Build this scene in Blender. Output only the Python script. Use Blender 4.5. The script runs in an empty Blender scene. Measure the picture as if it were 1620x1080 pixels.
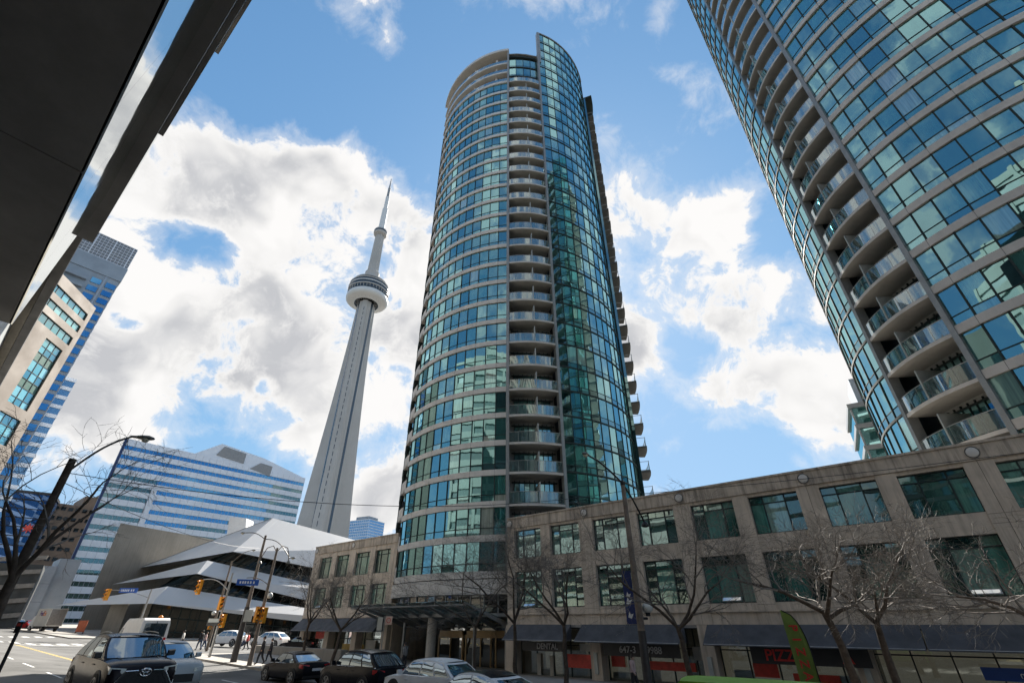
import bpy, math, random
from mathutils import Vector, Matrix, Euler

random.seed(7)
SC = bpy.context.scene
COL = SC.collection
CAMZ = 3.4
PITCH = math.radians(31.6)
FPX = 726.0
CP, SP = math.cos(PITCH), math.sin(PITCH)

# ------------------------------------------------------------------ camera
cam = bpy.data.cameras.new('camera')
cam.sensor_width = 36.0
cam.lens = FPX / 1620 * 36
cam.shift_x = 5 / 1620
cam.clip_start = 0.05
cam.clip_end = 6000
camo = bpy.data.objects.new('camera', cam)
camo.location = (0, 0, CAMZ)
camo.rotation_euler = (math.radians(90) + PITCH, 0, 0)
COL.objects.link(camo)
SC.camera = camo

# ------------------------------------------------------------------ light
SUN_AZ, SUN_EL = math.radians(11.0), math.radians(37.0)
SUN_DIR = Vector((math.sin(SUN_AZ) * math.cos(SUN_EL), math.cos(SUN_AZ) * math.cos(SUN_EL), math.sin(SUN_EL)))
sun = bpy.data.lights.new('sun', 'SUN')
sun.energy = 4.1
sun.angle = math.radians(0.6)
sun.color = (1.0, 0.94, 0.85)
suno = bpy.data.objects.new('sun', sun)
suno.location = (30, 90, 150)
suno.rotation_euler = SUN_DIR.to_track_quat('Z', 'Y').to_euler()
COL.objects.link(suno)

SC.view_settings.view_transform = 'Standard'
SC.view_settings.look = 'None'
SC.view_settings.gamma = 1.0
SC.view_settings.use_curve_mapping = False
SC.view_settings.exposure = 1.8
SC.render.engine = 'CYCLES'
SC.cycles.max_bounces = 5
SC.cycles.glossy_bounces = 4
SC.cycles.diffuse_bounces = 3
SC.cycles.transmission_bounces = 4
SC.cycles.transparent_max_bounces = 12
SC.cycles.caustics_reflective = False
SC.cycles.caustics_refractive = False
SC.cycles.use_denoising = True
SC.cycles.use_adaptive_sampling = True
SC.cycles.adaptive_threshold = 0.02


# ------------------------------------------------------------------ pixel helpers (direction of a picture point; a depth is always given)
def ray(u, v):
    y = 540 - v
    return (u - 805.0, FPX * CP - y * SP, FPX * SP + y * CP)


def pt(u, v, Y):
    r = ray(u, v)
    return Vector((r[0] / r[1] * Y, Y, r[2] / r[1] * Y + CAMZ))


def project(p):
    X, Y, Z = p[0], p[1], p[2] - CAMZ
    dep = Y * CP + Z * SP
    if dep < 0.1:
        return None
    return (805 + FPX * X / dep, 540 - FPX * (Z * CP - Y * SP) / dep, dep)


C40, S40 = math.cos(math.radians(40)), math.sin(math.radians(40))


def st(t, n, z=0.0):
    """street frame: t along the street (to the right), n across it (away)"""
    return Vector((C40 * t + S40 * n, -S40 * t + C40 * n, z))


def to_st(x, y):
    return (C40 * x - S40 * y, S40 * x + C40 * y)


def lerp(a, b, f):
    return a + (b - a) * f


def zn(n):
    ks = [(-1e5, 1.5), (5.5, 1.5), (12.5, 0.68), (18, 0.58), (33, 0.0), (1e5, 0.0)]
    for (a, za), (b, zb) in zip(ks, ks[1:]):
        if n <= b:
            return lerp(za, zb, (n - a) / (b - a))
    return 0.0


def G(x, y):
    t, n = to_st(x, y)
    return zn(n) + 0.018 * min(max(-t - 27, 0), 260)


def gpt(u, v, lift=0.0):
    r = ray(u, v)
    k = 5.0 / r[1]
    Y = 5.0
    while Y < 400:
        k = Y / r[1]
        if r[2] * k + CAMZ <= G(r[0] * k, Y) + lift:
            break
        Y += 0.05
    return Vector((r[0] * k, Y, G(r[0] * k, Y)))


# ------------------------------------------------------------------ node helper
class NT:
    def __init__(s, tree):
        s.t = tree
        s.n = tree.nodes
        s.l = tree.links

    def new(s, typ, **kw):
        nd = s.n.new(typ)
        for k, v in kw.items():
            setattr(nd, k, v)
        return nd

    def put(s, sock, val):
        if isinstance(val, bpy.types.NodeSocket):
            s.l.new(val, sock)
        elif val is not None:
            if sock.type == 'RGBA' and not isinstance(val, (int, float)) and len(val) == 3:
                val = (*val, 1)
            sock.default_value = val

    def math(s, op, a, b=None, c=None, clamp=False):
        nd = s.new('ShaderNodeMath', operation=op, use_clamp=clamp)
        s.put(nd.inputs[0], a)
        if b is not None:
            s.put(nd.inputs[1], b)
        if c is not None:
            s.put(nd.inputs[2], c)
        return nd.outputs[0]

    def vmath(s, op, a, b=None, out=0, scale=None):
        nd = s.new('ShaderNodeVectorMath', operation=op)
        s.put(nd.inputs[0], a)
        if b is not None:
            s.put(nd.inputs[1], b)
        if scale is not None:
            s.put(nd.inputs['Scale'], scale)
        return nd.outputs[out]

    def noise(s, vec, scale, detail=4, rough=0.55, dist=0.0, out='Fac', lac=2.0):
        nd = s.new('ShaderNodeTexNoise')
        if vec is not None:
            s.put(nd.inputs['Vector'], vec)
        nd.inputs['Scale'].default_value = scale
        nd.inputs['Detail'].default_value = detail
        nd.inputs['Roughness'].default_value = rough
        nd.inputs['Lacunarity'].default_value = lac
        nd.inputs['Distortion'].default_value = dist
        return nd.outputs[out]

    def mapr(s, v, a, b, c, d, smooth=False):
        nd = s.new('ShaderNodeMapRange')
        if smooth:
            nd.interpolation_type = 'SMOOTHSTEP'
        for i, x in enumerate((v, a, b, c, d)):
            s.put(nd.inputs[i], x)
        return nd.outputs[0]

    def mix(s, f, a, b, typ='MIX'):
        nd = s.new('ShaderNodeMix', data_type='RGBA', blend_type=typ)
        s.put(nd.inputs[0], f)
        s.put(nd.inputs[6], a)
        s.put(nd.inputs[7], b)
        return nd.outputs[2]

    def ramp(s, f, stops, interp='LINEAR'):
        nd = s.new('ShaderNodeValToRGB')
        nd.color_ramp.interpolation = interp
        el = nd.color_ramp.elements
        while len(el) < len(stops):
            el.new(0.5)
        for e, (p, c) in zip(el, stops):
            e.position = p
            e.color = (*c, 1)
        s.put(nd.inputs[0], f)
        return nd.outputs[0]


# ------------------------------------------------------------------ world: Nishita sky with cumulus
W = bpy.data.worlds.new('World')
SC.world = W
W.use_nodes = True
wt = NT(W.node_tree)
wt.n.clear()
sky = wt.new('ShaderNodeTexSky', sky_type='NISHITA')
sky.sun_disc = False
sky.sun_elevation = SUN_EL
sky.sun_rotation = SUN_AZ
sky.altitude = 100
sky.air_density = 1.0
sky.dust_density = 0.3
sky.ozone_density = 2.5
tc = wt.new('ShaderNodeTexCoord')
dirv = wt.vmath('NORMALIZE', tc.outputs['Generated'])
sep = wt.new('ShaderNodeSeparateXYZ')
wt.put(sep.inputs[0], dirv)
az = wt.math('ARCTAN2', sep.outputs[0], sep.outputs[1])
el = wt.math('ARCSINE', sep.outputs[2])
comb = wt.new('ShaderNodeCombineXYZ')
wt.put(comb.inputs[0], az)
wt.put(comb.inputs[1], el)
azel = comb.outputs[0]


def azel_of(u, v):
    r = Vector(ray(u, v)).normalized()
    return math.atan2(r.x, r.y), math.asin(r.z)


# cloud banks of that day, as directions on the sky: (u, v, ru, rv, strength)
BANKS = [(330, 300, 150, 90, .20), (520, 330, 150, 120, .17), (450, 470, 240, 110, .24), (250, 570, 190, 90, .24), (600, 420, 100, 130, .16),
         (340, 640, 260, 60, .18), (110, 700, 120, 60, .20), (620, 620, 60, 120, .20), (600, 780, 60, 70, .20),
         (1080, 440, 150, 110, .22), (960, 330, 60, 90, .20), (980, 560, 60, 70, .16), (1190, 480, 90, 60, .18), (1230, 620, 140, 60, .23), (1330, 650, 80, 60, .17),
         (1050, 20, 45, 40, .15), (1060, 118, 36, 26, .15), (960, 205, 40, 30, .14), (1060, 715, 40, 26, .14),
         (330, 385, 75, 42, -.30), (205, 512, 50, 22, -.22), (415, 612, 26, 20, -.22), (440, 90, 320, 130, -.26), 
         (1000, 130, 190, 120, -.16), (1130, 250, 110, 60, -.22), (1110, 560, 60, 50, -.14), (1230, 350, 60, 80, -.12), (1130, 725, 200, 40, -.22), (720, 40, 160, 60, -.10), 
         (620, 545, 60, 26, -.14)]
bias = None
for (u, v, ru, rv, am) in BANKS:
    a0, e0 = azel_of(u, v)
    a1, _ = azel_of(u + ru, v)
    _, e1 = azel_of(u, v - rv)
    d = wt.vmath('SUBTRACT', azel, (a0, e0, 0))
    d = wt.vmath('MULTIPLY', d, (1 / max(.01, abs(a1 - a0)), 1 / max(.01, abs(e1 - e0)), 0))
    q = wt.vmath('DOT_PRODUCT', d, d, out=1)
    g = wt.math('EXPONENT', wt.math('MULTIPLY', q, -1.0))
    bias = wt.math('MULTIPLY_ADD', g, am, bias if bias is not None else 0.0)
NS, ND = 4.6, 8
dd = wt.vmath('ADD', dirv, wt.vmath('SCALE', wt.noise(dirv, 6.5, 2, .55, out='Color'), scale=0.10))
n1 = wt.noise(dd, NS, ND, .63)
tang = (SUN_DIR - SUN_DIR * 0).normalized() * 0.07
n2 = wt.noise(wt.vmath('ADD', dd, tuple(tang)), NS, 3, .56)
bias = wt.math('MINIMUM', wt.math('MAXIMUM', bias, -.22), .145)
bias = wt.math('ADD', bias, .03)
dens = wt.math('ADD', n1, bias)
alpha = wt.math('MAXIMUM', wt.mapr(dens, .555, .635, 0, 1, True), wt.mapr(dens, .47, .62, 0, .42, True))
thick = wt.mapr(dens, .585, .74, 0, 1, True)
lit = wt.mapr(wt.math('SUBTRACT', n1, n2), -.13, .13, 0, 1)
core = wt.mapr(wt.math('ADD', n2, bias), .56, .80, 0, 1, True)
shade = wt.math('MULTIPLY', thick, wt.math('ADD', wt.math('MULTIPLY', core, .62), wt.mapr(lit, 0, 1, .48, -.20)), clamp=True)
cc = wt.ramp(shade,
             [(0, (5.5, 5.42, 5.35)), (.35, (4.9, 4.85, 4.8)), (.7, (4.1, 4.1, 4.15)), (1, (3.2, 3.25, 3.4))])
sp = wt.new('ShaderNodeSeparateColor')
wt.put(sp.inputs[0], sky.outputs[0])
cb = wt.new('ShaderNodeCombineColor')
for i, (gain, lim) in enumerate(((1.08, 2.7), (1.62, 3.9), (1.85, 5.6))):
    e_ = wt.math('EXPONENT', wt.math('MULTIPLY', sp.outputs[i], -gain / lim))
    wt.put(cb.inputs[i], wt.math('MULTIPLY', wt.math('SUBTRACT', 1.0, e_), lim))
skyc = cb.outputs[0]
skyf = wt.mix(alpha, skyc, cc)
bg = wt.new('ShaderNodeBackground')
wt.put(bg.inputs[0], skyf)
bg.inputs[1].default_value = 0.0515
wo = wt.new('ShaderNodeOutputWorld')
wt.l.new(bg.outputs[0], wo.inputs[0])


# ------------------------------------------------------------------ materials
MATS = {}


def base_mat(name):
    m = bpy.data.materials.new(name)
    m.use_nodes = True
    t = NT(m.node_tree)
    t.n.clear()
    o = t.new('ShaderNodeOutputMaterial')
    MATS[name] = m
    return m, t, o


def M(name, col, rough=.7, metal=0., var=.18, scale=2.0, bump=0., bscale=30., streak=0., coat=0., col2=None, spec=.5, emit=None, ior=1.5):
    m, t, o = base_mat(name)
    p = t.new('ShaderNodeBsdfPrincipled')
    tcn = t.new('ShaderNodeTexCoord').outputs['Object']
    n = t.noise(tcn, scale, 6, .6)
    c2 = col2 or tuple(c * (1 - 2 * var) for c in col)
    c1 = col if col2 else tuple(min(1, c * (1 + var)) for c in col)
    c = t.mix(t.mapr(n, .3, .72, 0, 1), c1, c2)
    fine = t.noise(tcn, scale * 17, 3, .6)
    c = t.mix(t.mapr(fine, .35, .7, 0, var * .8), c, tuple(x * .55 for x in col))
    if streak:
        sv = t.vmath('MULTIPLY', tcn, (3.2, 3.2, .22))
        s1 = t.mapr(t.noise(sv, 1.0, 6, .68), .46, .66, 0, streak)
        c = t.mix(s1, c, tuple(x * .33 for x in col))
        s2 = t.mapr(t.noise(t.vmath('MULTIPLY', tcn, (5, 5, .3)), 1.3, 4, .6), .56, .8, 0, streak * .6)
        c = t.mix(s2, c, tuple(min(1, x * 1.45) for x in col))
    t.put(p.inputs['Base Color'], c)
    p.inputs['Metallic'].default_value = metal
    t.put(p.inputs['Roughness'], t.mapr(n, .3, .7, rough * .85, min(1, rough * 1.12)))
    p.inputs['Specular IOR Level'].default_value = spec
    p.inputs['IOR'].default_value = ior
    if coat:
        p.inputs['Coat Weight'].default_value = coat
        p.inputs['Coat Roughness'].default_value = .04
    if emit:
        p.inputs['Emission Color'].default_value = (*emit[0], 1)
        p.inputs['Emission Strength'].default_value = emit[1]
    if bump:
        b = t.new('ShaderNodeBump')
        b.inputs['Strength'].default_value = bump
        b.inputs['Distance'].default_value = .02
        t.put(b.inputs['Height'], t.noise(tcn, bscale, 5, .65))
        t.l.new(b.outputs[0], p.inputs['Normal'])
    t.l.new(p.outputs[0], o.inputs[0])
    return m


def GLASS(name, stops, refl=(.8, .92, .95), lo=.32, hi=.95, rough=.015, wav=.02, wscale=.6, interp='LINEAR', fold=.0):
    """facade glass: what stands behind each pane differs (attribute rnd / object random), the surface mirrors the surroundings"""
    m, t, o = base_mat(name)
    at = t.new('ShaderNodeAttribute', attribute_name='rnd').outputs['Fac']
    orr = t.new('ShaderNodeObjectInfo').outputs['Random']
    r = t.math('FRACT', t.math('ADD', at, orr))
    tcn = t.new('ShaderNodeTexCoord').outputs['Object']
    c = t.ramp(r, stops, interp)
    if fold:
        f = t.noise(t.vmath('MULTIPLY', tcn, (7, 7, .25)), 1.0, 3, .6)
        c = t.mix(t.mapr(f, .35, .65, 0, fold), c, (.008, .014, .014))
    di = t.new('ShaderNodeBsdfDiffuse')
    t.put(di.inputs[0], c)
    gl = t.new('ShaderNodeBsdfGlossy')
    gl.inputs['Color'].default_value = (*refl, 1)
    gl.inputs['Roughness'].default_value = rough
    b = t.new('ShaderNodeBump')
    b.inputs['Strength'].default_value = 1.0
    b.inputs['Distance'].default_value = wav
    t.put(b.inputs['Height'], t.noise(tcn, wscale, 2, .5))
    t.l.new(b.outputs[0], gl.inputs['Normal'])
    lw = t.new('ShaderNodeLayerWeight')
    lw.inputs[0].default_value = .28
    t.l.new(b.outputs[0], lw.inputs['Normal'])
    mx = t.new('ShaderNodeMixShader')
    t.put(mx.inputs[0], t.mapr(lw.outputs['Facing'], 0.0, 1, lo, hi))
    t.l.new(di.outputs[0], mx.inputs[1])
    t.l.new(gl.outputs[0], mx.inputs[2])
    t.l.new(mx.outputs[0], o.inputs[0])
    return m


def CLEAR(name, tint=(.7, .85, .83), refl=.22, body=.25, bodycol=(.06, .12, .12)):
    """see-through sheet glass (railings, canopy)"""
    m, t, o = base_mat(name)
    tr = t.new('ShaderNodeBsdfTransparent')
    tr.inputs[0].default_value = (*tint, 1)
    di = t.new('ShaderNodeBsdfDiffuse')
    di.inputs[0].default_value = (*bodycol, 1)
    gl = t.new('ShaderNodeBsdfGlossy')
    gl.inputs['Roughness'].default_value = .03
    gl.inputs['Color'].default_value = (.85, .93, .95, 1)
    lw = t.new('ShaderNodeLayerWeight')
    lw.inputs[0].default_value = .3
    a = t.new('ShaderNodeMixShader')
    a.inputs[0].default_value = body
    t.l.new(tr.outputs[0], a.inputs[1])
    t.l.new(di.outputs[0], a.inputs[2])
    b = t.new('ShaderNodeMixShader')
    t.put(b.inputs[0], t.mapr(lw.outputs['Facing'], 0, 1, refl, .9))
    t.l.new(a.outputs[0], b.inputs[1])
    t.l.new(gl.outputs[0], b.inputs[2])
    t.l.new(b.outputs[0], o.inputs[0])
    return m


asphalt = M('asphalt', (.115, .113, .108), .9, var=.22, scale=.25, bump=.3, bscale=60)
asphalt2 = M('asphalt_ground', (.13, .127, .12), .92, var=.2, scale=.08, bump=.2)
paving = M('paving', (.33, .31, .28), .85, var=.15, scale=.6, bump=.2)
kerbm = M('kerb_concrete', (.30, .28, .25), .85, var=.15, scale=1.5)
paintw = M('road_paint_white', (.72, .71, .68), .8, var=.18, scale=3)
painty = M('road_paint_yellow', (.62, .46, .12), .8, var=.15, scale=3)
stone = M('precast_stone', (.58, .49, .395), .85, var=.12, scale=.7, bump=.15, bscale=25, streak=.45)
stone_d = M('parapet_stone', (.52, .44, .355), .88, var=.16, scale=.8, bump=.2, bscale=25, streak=.85)
bandm = M('spandrel_concrete', (.60, .57, .53), .6, var=.07, scale=.8, streak=.12)
soffm = M('slab_soffit', (.47, .45, .42), .85, var=.1, scale=1)
postm = M('post_metal', (.27, .28, .28), .45, .3, var=.08)
framem = M('window_frame_metal', (.035, .05, .05), .75, .0, var=.1, spec=.2)
framel = M('pale_frame', (.42, .44, .42), .5, .2, var=.08)
corem = M('interior_wall', (.06, .065, .065), .6, var=.3, scale=.5)
whitec = M('white_paint', (.75, .74, .72), .5, var=.05)
balw = M('balcony_back_wall', (.34, .35, .34), .7, var=.2, scale=.6)
roofm = M('roof_gravel', (.25, .24, .22), .95, var=.2, scale=2)
awnm = M('awning_canvas', (.066, .070, .080), .8, var=.14, scale=1.2, bump=.1)
darkm = M('dark_metal', (.02, .02, .022), .45, .4, var=.1)
blackm = M('black_plastic', (.012, .012, .013), .5, var=.1)
steel = M('galvanised_steel', (.36, .35, .33), .45, .7, var=.1, scale=4)
polem = M('concrete_pole', (.24, .19, .15), .85, var=.18, scale=5, bump=.2, streak=.3)
poled = M('dark_pole_paint', (.045, .04, .038), .5, var=.15, scale=4)
lampm = M('lamp_housing', (.16, .15, .13), .5, .2, var=.1)
lensm = M('lamp_lens', (.7, .66, .52), .2, var=.1)
globem = M('globe_milk_glass', (.75, .74, .68), .25, var=.05)
barkm = M('bark', (.085, .062, .045), .9, var=.25, scale=6, bump=.6, bscale=40)
twigm = M('twig_bark', (.20, .175, .15), .85, var=.25, scale=5)
sigy = M('signal_orange', (.86, .34, .02), .45, var=.06)
sigb = M('signal_black', (.02, .02, .02), .5, var=.1)
bluesign = M('street_sign_blue', (.02, .10, .42), .5, var=.05)
rubber = M('tyre_rubber', (.018, .018, .019), .85, var=.15)
alloy = M('alloy_rim', (.38, .38, .39), .3, .9, var=.05)
chrome = M('chrome_trim', (.75, .75, .76), .12, 1.0, var=.02)
headl = M('headlight_lens', (.75, .75, .68), .12, var=.04, coat=.6)
taill = M('tail_light', (.5, .015, .02), .2, var=.06, coat=.5)
amber = M('amber_lens', (.8, .25, .03), .3, var=.05)
carglass = GLASS('car_glass', [(0, (.012, .02, .026)), (1, (.02, .032, .04))], (.72, .86, .98), .14, .9, .01, .004, 1.2)
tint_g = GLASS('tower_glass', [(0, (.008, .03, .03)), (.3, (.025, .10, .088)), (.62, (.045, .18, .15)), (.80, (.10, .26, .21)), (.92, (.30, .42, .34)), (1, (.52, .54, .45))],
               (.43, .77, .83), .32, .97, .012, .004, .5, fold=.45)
tint_s = GLASS('tower_spandrel_glass', [(0, (.008, .022, .022)), (1, (.02, .05, .048))], (.40, .66, .72), .28, .95, .02, .004, .5)
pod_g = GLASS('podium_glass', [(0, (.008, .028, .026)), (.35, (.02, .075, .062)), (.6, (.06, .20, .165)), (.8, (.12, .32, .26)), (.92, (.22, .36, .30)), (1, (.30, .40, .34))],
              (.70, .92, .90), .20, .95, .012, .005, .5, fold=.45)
hall_g = GLASS('hall_glass', [(0, (.004, .005, .006)), (1, (.01, .012, .012))], (.8, .84, .84), .02, .30, .05, .003, .4)
dark_g = GLASS('dark_glass', [(0, (.006, .008, .009)), (1, (.015, .02, .02))], (.8, .84, .84), .07, .9, .03, .02, .4)
shop_c = CLEAR('shop_clear_glass', (.80, .84, .82), .10, .06, (.03, .03, .03))
shop_g = GLASS('shopfront_glass', [(0, (.012, .011, .010)), (.6, (.035, .031, .026)), (.85, (.10, .085, .065)), (1, (.16, .14, .11))], (.85, .88, .85), .10, .9, .01, .015, .5)
blue_g = GLASS('blue_strip_glass', [(0, (.008, .03, .05)), (1, (.02, .06, .09))], (.13, .42, .80), .55, .97, .02, .004, .1)
teal_g = GLASS('teal_office_glass', [(0, (.01, .09, .10)), (.35, (.02, .17, .19)), (.6, (.10, .36, .37)), (1, (.28, .55, .53))], (.7, .95, 1.0), .26, .95, .02, .01, .2)
far_g = GLASS('far_tower_glass', [(0, (.02, .05, .09)), (1, (.08, .16, .22))], (.40, .62, .88), .40, .95, .04, .01, .2)
rail_g = CLEAR('railing_glass', (.60, .76, .74), .13, .34, (.13, .18, .18))
canopy_g = CLEAR('canopy_glass', (.62, .78, .77), .16, .38, (.13, .20, .20))
fascia_m = M('fascia_panel', (.78, .80, .79), .22, .0, var=.03, scale=.4, coat=.5)
cap_m = GLASS('fascia_glass', [(0, (.03, .035, .035)), (1, (.05, .055, .055))], (.95, .97, .95), .60, .97, .03, .01, .3)
soffd = M('dark_soffit_panel', (.24, .235, .23), .62, var=.12, scale=.6)
concw = M('cast_concrete_wall', (.27, .245, .205), .9, var=.12, scale=.15, streak=.25)
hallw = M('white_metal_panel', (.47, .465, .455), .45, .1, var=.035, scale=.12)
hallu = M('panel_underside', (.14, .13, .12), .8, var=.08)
cbcw = M('white_cladding', (.72, .75, .80), .35, .1, var=.05, scale=.06)
cbcb = M('blue_corner_trim', (.012, .03, .11), .4, var=.06)
louv = M('roof_louver', (.30, .30, .30), .6, .3, var=.08)
brownm = M('brown_brick_block', (.27, .19, .135), .9, var=.14, scale=.12)
beigem = M('beige_cladding', (.185, .152, .122), .75, var=.05, scale=.15)
greyst = M('grey_blue_cladding', (.33, .38, .43), .5, .1, var=.1, scale=.2)
towerc = M('tower_concrete', (.50, .47, .43), .85, var=.07, scale=.03, streak=.12)
towerd = M('tower_dark_glass', (.05, .075, .10), .2, .4, var=.1, scale=.1)
towerw = M('radome_white', (.72, .71, .68), .5, var=.04, scale=.1)
skin = M('skin', (.45, .29, .21), .6, var=.06)
hair = M('hair', (.03, .02, .015), .7, var=.1)


# ------------------------------------------------------------------ mesh helper
class MB:
    def __init__(s):
        s.v, s.f, s.mi, s.r = [], [], [], []

    def add(s, vs, fs, mi=0, rnd=0.):
        o = len(s.v)
        s.v += [tuple(p) for p in vs]
        for f in fs:
            s.f.append([i + o for i in f])
            s.mi.append(mi)
            s.r.append(rnd)
        return s

    def box(s, x0, x1, y0, y1, z0, z1, mi=0, rnd=0., mat=None):
        vs = [(x, y, z) for z in (z0, z1) for (x, y) in ((x0, y0), (x1, y0), (x1, y1), (x0, y1))]
        if mat is not None:
            vs = [mat @ Vector(p) for p in vs]
        return s.add(vs, [(0, 3, 2, 1), (4, 5, 6, 7), (0, 1, 5, 4), (1, 2, 6, 5), (2, 3, 7, 6), (3, 0, 4, 7)], mi, rnd)

    def prism(s, poly, z0, z1, mi=0):
        n = len(poly)
        vs = [(p[0], p[1], z0) for p in poly] + [(p[0], p[1], z1) for p in poly]
        fs = [list(range(n))[::-1], [n + i for i in range(n)]] + [(i, (i + 1) % n, n + (i + 1) % n, n + i) for i in range(n)]
        return s.add(vs, fs, mi)

    def hull(s, a, b, mi=0):
        """two matching outlines joined into a solid"""
        n = len(a)
        fs = [list(range(n))[::-1], [n + i for i in range(n)]] + [(i, (i + 1) % n, n + (i + 1) % n, n + i) for i in range(n)]
        return s.add(list(a) + list(b), fs, mi)

    def tube(s, pts, rad, k=6, mi=0, cap=True):
        pts = [Vector(p) for p in pts]
        if not isinstance(rad, (list, tuple)):
            rad = [rad] * len(pts)
        o = len(s.v)
        up = None
        for i, p in enumerate(pts):
            a = pts[max(0, i - 1)]
            b = pts[min(len(pts) - 1, i + 1)]
            d = (b - a)
            d = d.normalized() if d.length > 1e-9 else Vector((0, 0, 1))
            if up is None:
                up = Vector((1, 0, 0)) if abs(d.x) < .8 else Vector((0, 1, 0))
            x = (up - d * up.dot(d))
            if x.length < 1e-4:
                x = d.orthogonal()
            x.normalize()
            up = x
            y = d.cross(x)
            for j in range(k):
                q = 2 * math.pi * j / k
                s.v.append(tuple(p + (x * math.cos(q) + y * math.sin(q)) * rad[i]))
        for i in range(len(pts) - 1):
            for j in range(k):
                s.f.append([o + i * k + j, o + i * k + (j + 1) % k, o + (i + 1) * k + (j + 1) % k, o + (i + 1) * k + j])
                s.mi.append(mi)
                s.r.append(0.)
        if cap:
            s.f.append([o + j for j in range(k)][::-1])
            s.f.append([o + (len(pts) - 1) * k + j for j in range(k)])
            s.mi += [mi, mi]
            s.r += [0., 0.]
        return s

    def lathe(s, prof, k=24, mat=None, mi=0, a0=0., a1=2 * math.pi):
        o = len(s.v)
        full = abs(a1 - a0 - 2 * math.pi) < 1e-6
        kk = k if full else k + 1
        for (r, z) in prof:
            for j in range(kk):
                q = a0 + (a1 - a0) * j / k
                p = Vector((r * math.cos(q), r * math.sin(q), z))
                s.v.append(tuple(mat @ p if mat is not None else p))
        for i in range(len(prof) - 1):
            for j in range(k):
                b = (j + 1) % kk
                s.f.append([o + i * kk + j, o + i * kk + b, o + (i + 1) * kk + b, o + (i + 1) * kk + j])
                s.mi.append(mi)
                s.r.append(0.)
        return s

    def mesh(s, name, mats, smooth=None):
        me = bpy.data.meshes.new(name)
        me.from_pydata(s.v, [], s.f)
        if not isinstance(mats, (list, tuple)):
            mats = [mats]
        for m in mats:
            me.materials.append(m)
        me.polygons.foreach_set('material_index', s.mi)
        if any(s.r):
            at = me.attributes.new('rnd', 'FLOAT', 'FACE')
            at.data.foreach_set('value', s.r)
        if smooth is not None:
            me.polygons.foreach_set('use_smooth', [True] * len(me.polygons))
            me.set_sharp_from_angle(angle=math.radians(smooth))
        me.update()
        return me

    def build(s, name, mats, parent=None, loc=(0, 0, 0), rz=0, smooth=None):
        return obj(name, s.mesh(name, mats, smooth), parent, loc, rz)


def obj(name, data, parent=None, loc=(0, 0, 0), rz=0., rot=None):
    o = bpy.data.objects.new(name, data)
    COL.objects.link(o)
    o.location = loc
    o.rotation_euler = rot if rot is not None else (0, 0, rz)
    if parent is not None:
        o.parent = parent
    return o


def tag(o, label=None, cat=None, group=None, kind=None):
    if label:
        o['label'] = label
    if cat:
        o['category'] = cat
    if group:
        o['group'] = group
    if kind:
        o['kind'] = kind
    return o


def thing(name, label, cat, loc=(0, 0, 0), rz=0., group=None):
    return tag(obj(name, None, None, loc, rz), label, cat, group)


def box_mesh(w, h, d, mat, name='pane'):
    return MB().box(-w / 2, w / 2, -d / 2, d / 2, -h / 2, h / 2).mesh(name, mat)


def text_mesh(body, size, mat, depth=.02, bold=0.0, spacing=1.0):
    cu = bpy.data.curves.new('lettering', 'FONT')
    cu.body = body
    cu.size = size
    cu.extrude = depth
    cu.offset = bold
    cu.space_character = spacing
    cu.align_x = 'CENTER'
    cu.align_y = 'CENTER'
    o = bpy.data.objects.new('lettering', cu)
    COL.objects.link(o)
    dg = bpy.context.evaluated_depsgraph_get()
    me = bpy.data.meshes.new_from_object(o.evaluated_get(dg))
    bpy.data.objects.remove(o)
    bpy.data.curves.remove(cu)
    me.materials.clear()
    me.materials.append(mat)
    return me


def lettering(body, size, mat, parent, loc, rz=0., depth=.02, bold=0., mirror=False, tilt=None):
    o = obj('lettering', text_mesh(body, size, mat, depth, bold), parent, loc, rot=tilt or (math.pi / 2, 0, rz))
    if mirror:
        o.scale = (-1, 1, 1)
    return o


# ================================================================== SETTING
def sheet(name, ss, ns, lift, mat, mask=None):
    m = MB()
    idx = {}
    for i, s_ in enumerate(ss):
        for j, n_ in enumerate(ns):
            p = st(-s_, n_)
            idx[i, j] = len(m.v)
            m.v.append((p.x, p.y, G(p.x, p.y) + lift))
    for i in range(len(ss) - 1):
        for j in range(len(ns) - 1):
            m.f.append([idx[i, j], idx[i, j + 1], idx[i + 1, j + 1], idx[i + 1, j]])
            m.mi.append(0)
            m.r.append(0.)
    return tag(m.build(name, mat, smooth=30), kind='structure')


def frange(a, b, k):
    return [a + (b - a) * i / k for i in range(k + 1)]


NB = [2.6, 5.5, 7, 9, 11, 12.5, 15, 18]
sheet('ground', [-2500, -600, -200, -60, 0, 27, 60, 100, 150, 200, 287, 600, 2500], [-2500, -500, -100, -20, 0, 5.5, 9, 12.5, 18, 25, 33, 60, 150, 500, 2500], -.01, asphalt2)
sheet('road', [-80, -40, 0, 27, 40, 58, 75, 92, 120, 200, 287], NB, .004, asphalt)
sheet('cross_street', [58, 66, 74, 82, 92], [18.2, 25, 33, 60, 140], .004, asphalt)
# near pavement and far pavement, both with kerbs
KH = .13


def pavement(name, outline_ss, n0, n1, mat):
    m = MB()
    rows = []
    for s_, na, nb in outline_ss:
        row = []
        for f in (0, .33, .66, 1):
            p = st(-s_, lerp(na, nb, f))
            row.append((p.x, p.y, G(p.x, p.y) + KH))
        rows.append(row)
    for r in rows:
        m.v += r
    for i in range(len(rows) - 1):
        for j in range(3):
            m.f.append([i * 4 + j, i * 4 + j + 1, (i + 1) * 4 + j + 1, (i + 1) * 4 + j])
            m.mi.append(0)
            m.r.append(0)
    return tag(m.build(name, mat), kind='structure')


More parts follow.
